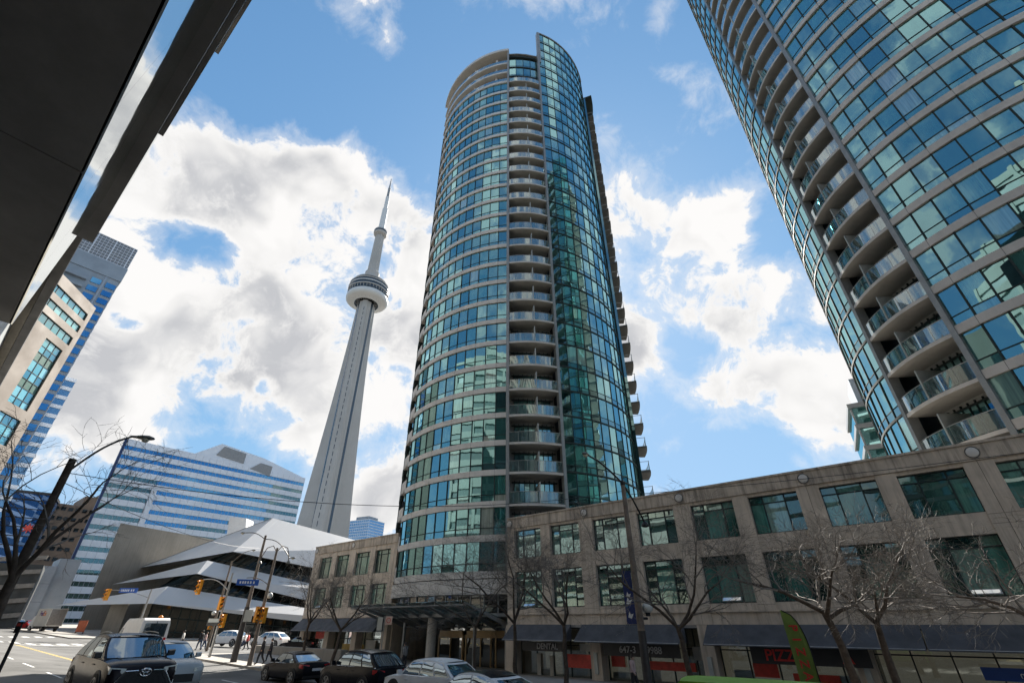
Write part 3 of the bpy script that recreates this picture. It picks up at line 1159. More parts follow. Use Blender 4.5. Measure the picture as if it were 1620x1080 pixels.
shop_level(PR, 0.35, 46.4, [.1] + [7.75 * k for k in range(1, 6)] + [46.2], 1.1, [])
aw = [(.35, 5.9), (6.85, 14.3), (15.75, 26.0), (26.06, 36.5), (36.56, 46.2)]
for a, b in aw:
    awning(PR, a, b)


def sign(P, name, x0, x1, z0, z1, mat, text=None, tm=None, size=.4, y=-.02, tx=None, mirror=False, bold=.0):
    o = MB().box(x0, x1, y - .06, y, z0, z1).build(name, mat, P)
    if text:
        lettering(text, size, tm, o, ((x0 + x1) / 2 if tx is None else tx, y - .075, (z0 + z1) / 2), depth=.012, mirror=mirror, bold=bold)
    return o


sign(PR, 'shop_sign', 1.6, 5.6, 1.72, 2.30, signk, 'DENTAL', letg, .50, y=-.25, tx=3.9, bold=.006)
sign(PR, 'shop_sign', 8.6, 13.9, 1.62, 2.34, signk, '647-3     9988', letg, .52, y=-.25, bold=.006)
sign(PR, 'shop_sign', 18.0, 23.6, 1.55, 2.32, signk, 'PIZZA        A', letr, .74, y=-.25, bold=.012)
sign(PR, 'shop_sign', 27.6, 33.0, 1.30, 1.78, bluem, 'Domin', letw, .36, y=-.25, tx=29.3, mirror=True)
# posters and lit panels behind the glass front line
for (a, b, c, d, m) in ((4.6, 7.0, .75, 1.55, redm), (8.4, 9.4, .95, 1.6, redm), (11.2, 14.2, .9, 1.35, redm), (17.6, 18.9, .85, 1.5, redm), (19.6, 21.8, .5, 1.1, redm),
                        (5.9, 7.2, 1.75, 2.2, pale), (14.2, 14.9, 1.5, 2.2, pale), (22.0, 30.0, .28, .40, warm), (33.2, 33.9, .7, 1.25, warm), (36.0, 36.8, .7, 1.25, warm), (2.0, 2.35, .0, 1.5, pale), (3.2, 3.5, .1, 1.4, pale)):
    MB().box(a, b, .93, 1.02, c, d).build('window_poster', m, PR)
for x in (7.75, 15.5, 23.25, 31.0):
    MB().box(x - .13, x + .13, -.07, .019, .55, 1.75).build('notice_frame', framel, PR)
# ---- shop level of the short wing and its awning
shop_level(PL, -31.4, -15.7, [-31.4, -26.2, -21, -16.0], 1.1, [], zg=-.6)
awning(PL, -31.8, -24.0, zt=3.95, zb=2.78)
awning(PL, -23.96, -16.1, zt=3.95, zb=2.78)
for (a, b, c, d, m) in ((-29.9, -27.0, 2.0, 2.7, redm), (-24.2, -20.4, .55, 1.6, M('yellow_shop_display', (.50, .33, .08), .6, var=.2, scale=2)), (-20.0, -18.4, .4, 2.0, pale)):
    MB().box(a, b, .93, 1.02, c, d).build('window_poster', m, PL)

# ---- low stone planter in front of the short wing
pl0 = st(-27.6 - 22, 27.5)
planter = tag(MB().box(-8, 8, -.35, .35, -.4, .75).build('planter_wall', concw, None, (pl0.x, pl0.y, G(pl0.x, pl0.y) + KH), math.radians(-40)), 'low concrete planter wall behind the parked black cars', 'planter')

# ---- glass entrance canopy between the wings
o0 = st(-27.6, 32.9)
CA = thing('entrance_canopy', 'sloping glass canopy on steel ribs over the tower entrance', 'canopy', (o0.x, o0.y, 0), math.radians(-40))
CX0, CX1, CYF, CYB, CZF, CZB = -17.0, -1.6, -3.6, 2.2, 4.95, 3.45
NPAN = 9
for i in range(NPAN):
    a, b = lerp(CX0, CX1, i / NPAN) + .04, lerp(CX0, CX1, (i + 1) / NPAN) - .04
    for j in range(2):
        ya, yb = lerp(CYF, CYB, j / 2) + .03, lerp(CYF, CYB, (j + 1) / 2) - .03
        za, zb = lerp(CZF, CZB, j / 2), lerp(CZF, CZB, (j + 1) / 2)
        MB().hull([(a, ya, za), (b, ya, za), (b, yb, zb), (a, yb, zb)][::-1], [(a, ya, za + .03), (b, ya, za + .03), (b, yb, zb + .03), (a, yb, zb + .03)][::-1]).build('pane', canopy_g, CA)
for i in range(NPAN + 1):
    x = lerp(CX0, CX1, i / NPAN)
    MB().hull([(x - .05, CYF + .1, CZF - .06), (x + .05, CYF + .1, CZF - .06), (x + .05, CYB, CZB - .06), (x - .05, CYB, CZB - .06)],
              [(x - .05, CYF + .1, CZF - .14), (x + .05, CYF + .1, CZF - .14), (x + .05, CYB, CZB - .50), (x - .05, CYB, CZB - .50)]).build('rib', postm, CA)
for y, z in ((CYF + .25, CZF - .2), (-.4, 4.02), (CYB - .2, CZB - .2)):
    MB().tube([(CX0, y, z - .05), (CX1, y, z - .05)], .07, 8).build('purlin', postm, CA, smooth=40)
for x in (-14, -4.6):
    MB().tube([(x, .9, -1.0), (x, .9, 3.9)], .14, 12).build('canopy_post', postm, CA, smooth=40)


# ================================================================== LARGE COMMUNICATION TOWER
CNX, CNY = -.384 * 444, 444.0
CN = thing('communication_tower', 'tall tapering concrete communication tower with round pod and antenna', 'tower', (CNX, CNY, -2), math.radians(12))


def wing_outline(h):
    """Y-shaped plan at height h: three legs round a hexagonal core"""
    f = max(0, 1 - h / 335.0)
    rl = 10.4 + 21.5 * f ** 1.45
    wl = 2.6 + 2.0 * f
    rc = 8.6
    out = []
    for k in range(3):
        a = math.radians(-90 + 120 * k)
        d = Vector((math.cos(a), math.sin(a)))
        p = Vector((-d.y, d.x))
        for (r, w) in ((rc, -wl * 1.15), (rl, -wl), (rl, wl), (rc, wl * 1.15)):
            out.append(d * r + p * w)
        a2 = math.radians(-90 + 120 * k + 60)
        d2 = Vector((math.cos(a2), math.sin(a2)))
        p2 = Vector((-d2.y, d2.x))
        out.append(d2 * rc - p2 * 3.4)
        out.append(d2 * rc + p2 * 3.4)
    return out


m = MB()
hs = [0, 20, 45, 75, 110, 150, 195, 240, 285, 330]
prev = None
for h in hs:
    o = wing_outline(h)
    b = len(m.v)
    m.v += [(p.x, p.y, h) for p in o]
    if prev is not None:
        for i in range(len(o)):
            j = (i + 1) % len(o)
            m.f.append([prev + i, prev + j, b + j, b + i])
            m.mi.append(0)
            m.r.append(0)
    prev = b
m.build('shaft', towerc, CN)
for k in range(3):
    a = math.radians(-30 + 120 * k)
    d = Vector((math.cos(a), math.sin(a), 0))
    p = Vector((-d.y, d.x, 0))
    MB().hull([d * 8.75 - p * 1.7, d * 8.75 + p * 1.7, d * 8.4 + p * 1.7, d * 8.4 - p * 1.7],
              [d * 8.75 - p * 1.7 + Vector((0, 0, 330)), d * 8.75 + p * 1.7 + Vector((0, 0, 330)), d * 8.4 + p * 1.7 + Vector((0, 0, 330)), d * 8.4 - p * 1.7 + Vector((0, 0, 330))]).build('elevator_shaft', towerd, CN)
for k in range(3):
    a = math.radians(-90 + 120 * k)
    sl_ = MB()
    for h in range(14, 320, 7):
        f = max(0, 1 - h / 335.0)
        rl = 10.4 + 21.5 * f ** 1.45
        sl_.box(rl - .6, rl + .12, -.28, .28, h, h + 4.5, mat=Matrix.Rotation(a, 4, 'Z'))
    stuffed(sl_.build('window_slit', towerd, CN))
    jr = MB()
MB().lathe([(14, 330), (17.5, 332), (21.5, 332.2), (24.0, 334.0), (24.3, 337), (23.4, 340), (21.0, 341.2), (12, 341.2)], 64).build('radome', towerw, CN, smooth=50)
MB().lathe([(8.8, 334), (14, 330.2), (17.0, 333.4)], 48).build('pod_underside', towerd, CN, smooth=30)
for k in range(24):
    a = 2 * math.pi * k / 24
    MB().tube([(9 * math.cos(a), 9 * math.sin(a), 331.5), (17 * math.cos(a), 17 * math.sin(a), 331.7)], .35, 4).build('pod_strut', steel, CN)
lev = [(23.2, 341.2, 345.2, towerd), (23.9, 345.2, 346.6, towerc), (23.6, 346.6, 350.2, towerd), (24.0, 350.2, 351.4, towerw), (23.0, 351.4, 354.6, towerd), (23.3, 354.6, 355.8, towerc), (19.5, 355.8, 359.5, towerd), (20.0, 359.5, 361.0, towerc)]
for r, a, b, mt in lev:
    MB().lathe([(5, a), (r, a), (r, b), (5, b)], 64).build('pod_level', mt, CN, smooth=30)
for k in range(40):
    a = 2 * math.pi * k / 40
    q = Matrix.Rotation(a, 4, 'Z')
    MB().box(-.2, .2, 23.1, 23.7, 341.3, 345.1, mat=q).build('pod_mullion', towerc, CN)
MB().lathe([(19, 361), (13, 366), (9.5, 370), (8.6, 371), (8.6, 378), (7.0, 380)], 32).build('pod_roof', towerc, CN, smooth=30)
MB().lathe([(6.9, 372), (5.6, 444)], 6).build('upper_shaft', towerc, CN)
MB().lathe([(5.2, 441), (8.2, 443.5), (8.6, 446), (8.6, 449.5), (7.6, 451.5), (4.8, 453)], 32).build('upper_pod', towerc, CN, smooth=40)
MB().lathe([(8.7, 446.3), (8.7, 448.6)], 32).build('upper_pod_windows', towerd, CN, smooth=40)
for (r0, r1, a, b, mt) in ((4.2, 3.6, 452, 492, whitec), (2.7, 2.5, 492, 516, whitec), (1.9, 1.7, 516, 534, steel), (1.2, .5, 534, 555, steel)):
    MB().lathe([(r0 + .5, a), (r0 + .5, a + .8), (r0, a + .8), (r1, b), (0.05, b)], 12).build('antenna_section', mt, CN, smooth=40)


# ================================================================== WHITE BANDED HALL
HALL = thing('concert_hall', 'low hall with sloping white bands, dark glass and a concrete end wall', 'building', (-55, 96, 0))
HO = Vector((-55, 96, 0))


def hl(p):
    return Vector(p) - HO


dL = Vector((-.77, .64, 0))
eR = Vector((.2, .98, 0))


def band_solid(name, bc, tip, rt, tc, trt):
    """sloping band: bc bottom corner, tip left end, rt bottom right end, tc top corner, trt top right end"""
    o = MB().add([hl(p) for p in (bc, tip, rt, tc, trt)], [(1, 0, 3), (0, 2, 4, 3)], 0).build(name, hallw, HALL)
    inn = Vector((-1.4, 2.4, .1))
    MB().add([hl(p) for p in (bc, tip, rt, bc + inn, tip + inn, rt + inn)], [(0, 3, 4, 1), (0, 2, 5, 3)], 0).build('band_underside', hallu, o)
    nr = (rt - bc).cross(tc - bc).normalized() * .03
    if nr.y > 0:
        nr = -nr
    for i in range(1, 22):
        f = i / 22
        a, b = hl(lerp(bc, rt, f)), hl(lerp(tc, trt, f))
        d = (rt - bc).normalized() * .035
        MB().hull([a - d, a + d, b + d, b - d], [a - d + nr, a + d + nr, b + d + nr, b - d + nr]).build('panel_seam', M_seam, o)
    return o


M_seam = M('panel_seam_grey', (.52, .52, .51), .5, var=.04)


def on_h(u, v, z):
    """point in a picture direction at world height z"""
    r = ray(u, v)
    k = (z - CAMZ) / r[2]
    return Vector((r[0] * k, r[1] * k, z))


def ext(a, b, f=1.7):
    return a + (b - a) * f


b3c = pt(240, 954, 86); t3c = pt(265, 927, 90.5); b3t = on_h(88, 957, b3c.z)
b2c = pt(312, 907, 92); t2c = pt(328, 886, 96); b2t = on_h(177, 924, b2c.z)
b1c = pt(369, 872, 97); t1c = pt(432, 819, 112); b1t = on_h(222, 897.5, b1c.z)
b3r = ext(b3c, pt(485, 984, 95)); t3r = ext(t3c, pt(489, 962, 97))
b2r = ext(b2c, pt(489, 950, 99)); t2r = ext(t2c, pt(485, 921, 101.5))
b1r = ext(b1c, pt(493, 897, 104)); t1r = ext(t1c, pt(540, 848, 116))
band_solid('lower_band', b3c, b3t, b3r, t3c, t3r)
band_solid('middle_band', b2c, b2t, b2r, t2c, t2r)
band_solid('upper_band', b1c, b1t, b1r, t1c, t1r)


def hall_glass(corner_lo, corner_hi, end_lo, end_hi, k, rows, inn):
    m, f = MB(), MB()
    L = [hl(p + inn) for p in (corner_lo, end_lo, end_hi, corner_hi)]
    for i in range(k):
        a, b = i / k, (i + 1) / k
        m.add([lerp(L[0], L[1], a), lerp(L[0], L[1], b), lerp(L[3], L[2], b), lerp(L[3], L[2], a)], [(0, 1, 2, 3)], 0, random.random() * .9 + .05)
        f.tube([lerp(L[0], L[1], a), lerp(L[3], L[2], a)], .10, 4)
    for r in range(rows + 1):
        q = r / rows
        f.tube([lerp(L[0], L[3], q), lerp(L[1], L[2], q)], .08, 4)
    o = m.build('storey_glass', hall_g, HALL)
    stuffed(f.build('mullion', framem, o))


IN = Vector((-.9, 1.6, 0))
dz = Vector((0, 0, .3))
for (lo_c, hi_c, lo_r, hi_r, lo_l, hi_l) in ((t3c, b2c, t3r, b2r, b3t, b2t), (t2c, b1c, t2r, b1r, b2t, b1t)):
    hall_glass(lo_c - dz * 4, hi_c + dz, lo_r - dz * 4, hi_r + dz, 24, 2, IN)
    hall_glass(lo_c - dz * 4, hi_c + dz, lo_l + Vector((6, 8, .2)), hi_l + Vector((6, 8, .4)), 16, 2, IN)
gz = lambda p: Vector((p.x, p.y, .3))
hall_glass(gz(b3c), b3c + dz, gz(b3r), b3r + dz, 28, 3, IN * 1.3)
hall_glass(gz(b3c), b3c + dz, gz(b3t) + Vector((10, 10, 0)), b3t + Vector((10, 10, .2)), 16, 3, IN * 1.3)
MB().add([hl(t1c + Vector((-.3, 0, -.02))), hl(t1r), hl(b1t + Vector((8, 60, 6))), hl(b1t + Vector((0, 0, .1)))], [(0, 1, 2, 3)]).build('roof', hallw, HALL)
MB().prism([hl(p)[:2] for p in (Vector((-62, 122, 0)), Vector((-48, 160, 0)), Vector((-110, 185, 0)), Vector((-92, 142, 0)))], 0, 12).build('inner_block', corem, HALL)
# concrete end wall with chamfered head
cw = [pt(151, 935, 118), pt(191, 827, 118), pt(208, 825, 119)]
zt = cw[1].z
c0 = Vector((cw[0].x, 118, 0)); c1 = Vector((cw[1].x, 118, 0))
e4 = Vector((.33, .94, 0))
base = [c1 + Vector((0, 0, 0)), c1 + e4 * 48, c1 + e4 * 48 + Vector((-20, 8, 0)), c1 + Vector((-6, 12, 0))]
cwm = MB().prism([hl(p)[:2] for p in base], 0.2, zt)
cwm.build('end_wall', concw, HALL)
sk = pt(378, 825, 128)
MB().hull([hl(sk + Vector((-2.2, 0, -3.5))), hl(sk + Vector((2.2, 1, -3.5))), hl(sk + Vector((2.2, 5, -3.5))), hl(sk + Vector((-2.2, 4, -3.5)))],
          [hl(sk + Vector((-2.8, 0, 1.2))), hl(sk + Vector((1.2, 1, 1.0))), hl(sk + Vector((1.2, 5, 1.0))), hl(sk + Vector((-2.8, 4, 1.2)))]).build('skylight', whitec, HALL)
# porch piers under the lower band
for u in (150, 205):
    p = on_h(u, 966, 5.2)
    q = hl(p)
    MB().box(q.x - 1.5, q.x + 1.5, q.y + 5, q.y + 8, .5, 6.6).build('porch_pier', concw, HALL)


# ================================================================== STRIPED OFFICE BLOCK
OB = thing('office_block', 'white office block with long blue window stripes behind the hall', 'building', (-162, 188, 0), math.radians(50))
# local x along the visible face (street normal n), local y away
zt_ = 70.6
FL = 3.92
MB().prism([(.4, .6), (80.6, .6), (80.6, 40), (14.4, 40)], 0, zt_ - .3).build('body', corem, OB)
for i in range(17):
    zb = zt_ - 4.4 - FL * i
    MB().prism([(0, 0), (81, 0), (81, 40.4), (14, 40.4)], zb + 1.65, zb + FL if i else zt_).build('spandrel_band', cbcw, OB)
    # window stripe in lengths
    segs = [(.1, 16), (16.1, 33), (33.1, 49), (49.1, 65), (65.1, 80.9)]
    for j, (a, b) in enumerate(segs):
        dark = (j == 0 and i > 2) or (j == 4 and i > 0) or (j == 2 and i in (7, 8)) or (j == 3 and i in (6, 8)) or i > 13
        MB().box(a, b, .35, .45, zb + .05, zb + 1.63).build('window_stripe', tint_s if dark else blue_g, OB)
sm = MB()
for i in range(17):
    zb = zt_ - 4.4 - FL * i
    for x in frange(3, 78, 25):
        sm.box(x - .04, x + .04, -.03, .0, zb + 1.66, zb + FL - .01)
for i in range(17):
    zb = zt_ - 4.4 - FL * i
    for x in frange(.1, 80.9, 54):
        sm.box(x - .05, x + .05, .25, .34, zb + .05, zb + 1.63)
stuffed(sm.build('panel_seam', M('cladding_seam', (.40, .42, .46), .5), OB))
MB().box(-.9, -.02, -.5, .6, 0, zt_ + .4).build('corner_fin', cbcb, OB)
MB().box(15.2, 17.2, -.5, -.02, 20, 52).build('vertical_fin', cbcw, OB)
MB().hull([(26, .3, zt_), (36, .3, zt_ + 7.3), (57, .3, zt_ + 5.2), (80, .3, zt_)], [(26, 26, zt_), (36, 26, zt_ + 7.3), (57, 26, zt_ + 5.2), (80, 26, zt_)]).build('penthouse', cbcw, OB)
for (a, b, c, d) in (((35, zt_ + 1.6), (48, zt_ + .4), (48, zt_ + 5.2), (37.4, zt_ + 6.2)), ((51.5, zt_ - 1.4), (62, zt_ - 3.0), (62.2, zt_ + 2.0), (56, zt_ + 2.4))):
    MB().hull([(p[0], .24, p[1]) for p in (a, b, c, d)], [(p[0], -.1, p[1]) for p in (a, b, c, d)]).build('roof_louver', louv, OB)

# ================================================================== BROWN STEPPED BLOCK
BB = thing('brown_block', 'brown brick block with stepped roofline and small dark windows', 'building', (-203, 216, 0), math.radians(50))
for (x0, x1, z1) in ((-3, 7, 50), (7, 14, 54.5), (14, 34, 58.5)):
    MB().box(x0 + .01, x1 - .01, 0, 22, 0, z1).build('wall', brownm, BB)
wm = box_mesh(1.7, 1.5, .3, dark_g, 'window')
for r in range(11):
    for c in range(12):
        x = -1.5 + c * 2.55 + .4
        z = 48.0 - r * 4.1
        if random.random() < .88 and z > 4:
            o = obj('window', wm, BB, (x, -.02, z))

# ================================================================== BEIGE OFFICE BUILDING + BLUE TOWER
fd = Vector((.2, -.98, 0))
BG = thing('beige_office', 'beige panelled office building with teal windows beside the overhanging roof', 'building', (-105, 95, 0), math.atan2(-.98, .2))
# local x runs from the far corner towards the near end, local y is into the building (to the left)
RZB = math.atan2(-.98, .2)
BH = CAMZ + 68.3
# local +y for rz: (-sin, cos) = (.98,.2) points to the right/outside, so the body lies on -y
MB().box(0, 46, -24, -.6, 0, BH - .4).build('body', corem, BG)


def beige_window(x0, x1, z0, z1, nx, rows, mats=None):
    f = MB()
    for i in range(nx + 1):
        x = lerp(x0, x1, i / nx)
        f.box(x - .06, x + .06, -.45, -.25, z0, z1)
    zz = z0
    zs = [z0]
    for r in rows:
        zz += r * (z1 - z0)
        zs.append(zz)
    for z in zs:
        f.box(x0, x1, -.44, -.26, z - .06, z + .06)
    o = f.build('window', framem, BG)
    for i in range(nx):
        for j in range(len(rows)):
            a, b = lerp(x0, x1, i / nx) + .07, lerp(x0, x1, (i + 1) / nx) - .07
            MB().box(a, b, -.38, -.34, zs[j] + .07, zs[j + 1] - .07).build('pane', (mats[j] if mats else teal_g), o)


greenp = M('green_spandrel', (.06, .13, .10), .3, var=.1)
H = CAMZ
wl = [(1.2, 14.6, H + 63.6, H + 64.9 + .7, 6, [1]), (1.2, 14.6, H + 60.2, H + 62.0, 6, [1]), (1.5, 14.6, H + 56.3, H + 58.5, 6, [1]),
      (2.3, 8.2, H + 39.2, H + 54.5, 3, [.10, .15, .12, .12, .16, .13, .10, .12]), (2.3, 8.4, H + 31.4, H + 37.0, 3, [.3, .35, .35]), (2.3, 8.4, H + 14, H + 28.5, 3, [.25, .25, .25, .25])]
rowz = sorted(set([0.0, BH] + [w[2] for w in wl] + [w[3] for w in wl]))
for a, b in zip(rowz, rowz[1:]):
    w = [q for q in wl if q[2] <= a + .01 and q[3] >= b - .01]
    if not w:
        MB().box(0, 46, -.6, 0, a, b).build('cladding', beigem, BG)
    else:
        x0, x1 = w[0][0], w[0][1]
        MB().box(0, x0, -.6, 0, a, b).build('cladding', beigem, BG)
        MB().box(x1, 46, -.6, 0, a, b).build('cladding', beigem, BG)
for w in wl:
    mats = [teal_g, teal_g, greenp, teal_g, teal_g, greenp, teal_g, teal_g] if len(w[5]) == 8 else None
    beige_window(*w, mats=mats)
MB().box(-.7, -.02, -20, -.9, 0, BH - 1.0).build('corner_return', beigem, BG)
for k in range(3):
    MB().box(-.5 + .02, -.05, -.88 + k * .2, -.75 + k * .2, 0, BH - 3).build('corner_rib', beigem, BG)
# blue tower behind
BT = thing('blue_tower', 'blue glass high-rise with balconies and a gridded crown behind the beige office', 'tower', (-133, 123, 0), math.radians(50))
TH = CAMZ + 114
MB().box(-26, 0, 0, 24, 0, TH - 9).build('body', greyst, BT)
MB().box(-26.2, .3, -.3, 24.2, TH - 14.5, TH - 9.0).build('crown_band', greyst, BT)
cr = MB().box(-26, 0, .1, 24, TH - 8.98, TH)
cr.build('crown', M('crown_grey', (.25, .27, .30), .6, var=.1), BT)
cg = MB()
for i in range(27):
    x = -26 + i
    w = .16 if i % 5 == 0 else .06
    cg.box(x - w, x + w, -.12, .09, TH - 8.9, TH + .05)
for j in range(9):
    cg.box(-26, 0, -.10, .095, TH - 8.9 + j * 1.1, TH - 8.75 + j * 1.1)
stuffed(cg.build('crown_grid', cbcw, BT))
pm1 = box_mesh(2.6, 1.9, .2, blue_g, 'window')
slab_me = MB().box(-5, 5, -1.2, 0, 0, .9).mesh('balcony', greyst)
for k in range(30):
    z = TH - 17.5 - 3.1 * k
    for x in (-24, -20.6, -5.5, -1.6):
        obj('window', pm1, BT, (x, -.12, z))
    obj('balcony', slab_me, BT, (-12.8, -.02, z - 1.2))
    MB().box(.02, .14, 2, 6, z - .9, z + .9).build('side_window', blue_g, BT)
    MB().box(.02, .5, 8.5, 13, z - 1.3, z + .3).build('side_balcony', cbcw, BT)
MB().box(-3.9, -3.35, -.25, -.02, 0, TH - 14.6).build('corner_strip', M('pale_blue_cladding', (.36, .42, .50), .5, var=.06), BT)
# narrower lower shaft beyond its edge
MB().box(.3, 3.4, 14, 30, 0, TH - 46).build('side_shaft', far_g, BT)
ss_ = MB().box(.2, 3.5, 13.7, 30.1, 0, 1.1).mesh('side_floor', cbcw)
for k in range(24):
    obj('side_floor', ss_, BT, (0, 0, TH - 47 - 3.1 * k))

# ================================================================== OVERHANGING BUILDING ABOVE THE PAVEMENT
OH = thing('overhanging_building', 'dark soffit and glass fascia of the building overhead', 'building', (0, 0, 0), math.radians(-40))
# local x = t, local y = n ; the building stands on the near pavement, its lower wall set back
SX0, SX1 = -17.2, 22.0
H1, H2 = CAMZ + 7.0, CAMZ + 12.2
NF = -.735
sx = [SX0, -9.5, -3.2, 3.2, 9.5, 16, SX1]
sy = [-14, -7.2, -2.55, NF - .012]
for a, b in zip(sx, sx[1:]):
    for c, d in zip(sy, sy[1:]):
        MB().box(a + .015, b - .015, c + .015, d - .015, H1, H1 + .15).build('soffit_panel', soffd, OH)
MB().box(SX0 - .02, SX1, -14, NF - .02, H1 + .152, H1 + .5).build('soffit_backing', blackm, OH)
gx = frange(SX0, SX1, 12)
for a, b in zip(gx, gx[1:]):
    for z_a, z_b in ((H1, H1 + 2.75), (H1 + 2.77, H2 - .01)):
        ya, yb = NF + .13 * (z_a - H1) / (H2 - H1), NF + .13 * (z_b - H1) / (H2 - H1)
        MB().hull([(a + .006, ya, z_a), (b - .006, ya, z_a), (b - .006, yb, z_b), (a + .006, yb, z_b)], [(a + .006, ya - .06, z_a), (b - .006, ya - .06, z_a), (b - .006, yb - .06, z_b), (a + .006, yb - .06, z_b)]).build('fascia_pane', cap_m, OH)
MB().box(SX0, SX1, NF - 13, NF - .4, H1 + .5, H2 + 28).build('body', corem, OH)
MB().box(-20.2, SX1, NF - .5, -.29, H2, H2 + .35).build('ledge', soffd, OH)
MB().box(-19.6, SX1, NF - .1, -.31, H2 + .36, H2 + 2.9).build('upper_glass', cap_m, OH)
MB().box(-16.3, SX1, -.40, -.185, H2 + 2.92, H2 + 3.3).build('fin_ledge', soffd, OH)
MB().box(-16.1, SX1, -.5, -.22, H2 + 3.32, H2 + 9).build('upper_glass', cap_m, OH)
MB().box(-19, SX1, -.35, -.12, CAMZ + 24.4, CAMZ + 24.9).build('top_fin', soffd, OH)
MB().box(-16.1, SX1, -.6, -.24, H2 + 9.02, CAMZ + 24.4).build('upper_glass', cap_m, OH)
# set-back lower walls and the further stretch of the same front
for x in frange(SX0 + .6, SX1, 6):
    MB().tube([(x, -5.0, 1.2), (x, -5.0, H1)], .4, 12).build('pillar', concw, OH, smooth=40)
MB().box(SX0, SX1, -9.2, -9.0, 1.2, H1).build('ground_glass', shop_g, OH)
for i, (zz, y) in enumerate(((H1 - .2, -2.2), (H1 - 1.5, -2.6), (H1 - 2.9, -3.0))):
    MB().box(-62, SX0 - .6, y - 3, y, zz - .45, zz).build('far_ledge', (soffd, concw, postm)[i], OH)
MB().box(-60, -20.3, -.92, -.60, H2 + .1, H2 + .5).build('far_ledge', blackm, OH)
MB().box(-60, -20.3, -1.28, -.93, H2 + .05, H2 + .6).build('far_ledge', concw, OH)
MB().box(-60, -20.3, -1.7, -1.29, H1 + .3, H2 + .9).build('far_wall', postm, OH)
MB().box(-62, SX0 - .8, -14, -3.4, 1.2, H1 + 4.6).build('far_front', concw, OH)
MB().box(-62, SX0 - .8, -3.38, -2.9, H1 + .2, H1 + 4.2).build('far_glass', dark_g, OH)

# ================================================================== FAR GLASS TOWERS
def far_tower(label, p, w, d, h, rz, rows, mat=far_g, name='glass_tower', bm=cbcw):
    T = thing(name, label, 'tower', (p.x, p.y, 0), rz)
    MB().box(-w / 2, w / 2, 0, d, 0, h).build('body', mat, T)
    fm = MB().box(-w / 2 - .3, w / 2 + .3, -.3, d + .3, 0, .7).mesh('floor_band', bm)
    for k in range(rows):
        obj('floor_band', fm, T, (0, 0, h - .7 - k * 3.3))
    mm = MB()
    for x in frange(-w / 2, w / 2, max(2, int(w / 3))):
        mm.box(x - .12, x + .12, -.2, 0, 0, h - .8)
    stuffed(mm.build('mullion', bm, T))
    MB().box(-w * .3, w * .3, d * .2, d * .8, h + .01, h + 5).build('plant_room', greyst, T)
    return T


q = pt(568, 822, 620)
far_tower('distant pale blue glass tower between communication tower and round tower', Vector((q.x, 620, 0)), 34, 30, q.z, math.radians(-25), 22)
q = pt(550, 830, 700)
far_tower('distant pale tower edge just beside the communication tower foot', Vector((q.x, 700, 0)), 20, 20, q.z, math.radians(10), 16)
q = pt(1372, 622, 62)
far_tower('slim glass tower peeping out behind the cropped round tower', Vector((q.x + 3.2, 64, 0)), 8, 12, q.z, math.radians(-32), 8, tint_g, bm=postm)

# ================================================================== LOW BLOCKS AT THE FAR END OF THE STREET
q = pt(42, 800, 150)
navy_g = GLASS('navy_glass', [(0, (.004, .012, .04)), (1, (.01, .03, .09))], (.35, .55, .9), .16, .9, .02, .003, .2)
SB = thing('dark_glass_block', 'dark blue glass block with a red emblem seen through tree branches', 'building', (q.x, 150, 0), math.radians(35))
hh = pt(45, 781, 150).z
MB().box(-5, 5, 0, 14, 16, hh).build('wall', navy_g, SB)
MB().box(-6, 6, -.4, 15, 0, 16).build('base', whitec, SB)
MB().box(-5.3, 5.3, -.3, 14, hh + .01, hh + .8).build('roof_edge', darkm, SB)
for k in range(6):
    MB().box(-5, 5, -.15, -.02, hh - 2 - k * 2.6, hh - 1.75 - k * 2.6).build('floor_line', darkm, SB)
star = []
for k in range(16):
    a = math.pi * 2 * k / 16
    r = 1.5 if k % 2 == 0 else .7
    star.append((3 + r * math.cos(a), -.25, hh - 10 + r * math.sin(a)))
MB().hull(star, [(p[0], -.4, p[2]) for p in star]).build('emblem', redm, SB)
q = pt(48, 900, 130)
GB = thing('grey_block', 'pale blue-grey clad corner block beyond the delivery truck', 'building', (q.x, 130, 0), math.radians(48))
hh = pt(75, 893, 130).z
for i in range(4):
    for j in range(4):
        MB().box(-5 + 2.5 * i + .02, -2.5 + 2.5 * i - .02, -.1, .2, j * hh / 4 + .03, (j + 1) * hh / 4 - .03).build('panel', greyst, GB)
MB().box(-5, 5, .21, 12, 0, hh - .1).build('body', corem, GB)
MB().box(5.01, 9.5, 1, 12, 0, hh + 2).build('side_wing', greyst, GB)
q = pt(10, 930, 100)
PG = thing('parking_ramp', 'concrete parking structure with slanting pale beams at the street end', 'building', (q.x - 4, 104, 0), math.radians(40))
MB().box(-10, 4, .5, 14, 0, 14).build('body', corem, PG)
for k in range(5):
    MB().hull([(-10, 0, 3 + 2.6 * k), (4, 0, 4.6 + 2.6 * k), (4, .5, 4.6 + 2.6 * k), (-10, .5, 3 + 2.6 * k)], [(-10, 0, 3.8 + 2.6 * k), (4, 0, 5.4 + 2.6 * k), (4, .5, 5.4 + 2.6 * k), (-10, .5, 3.8 + 2.6 * k)]).build('ramp_beam', kerbm, PG)
MB().box(-10, -9.4, -.1, .5, 0, 16).build('pier', kerbm, PG)

# ================================================================== BUILDINGS ACROSS THE STREET (seen as reflections)
opp_d = M('opposite_window_dark', (.12, .13, .125), .4, var=.1, scale=.3)
opp_m = M('opposite_concrete', (.31, .295, .265), .8, var=.08, scale=.1)


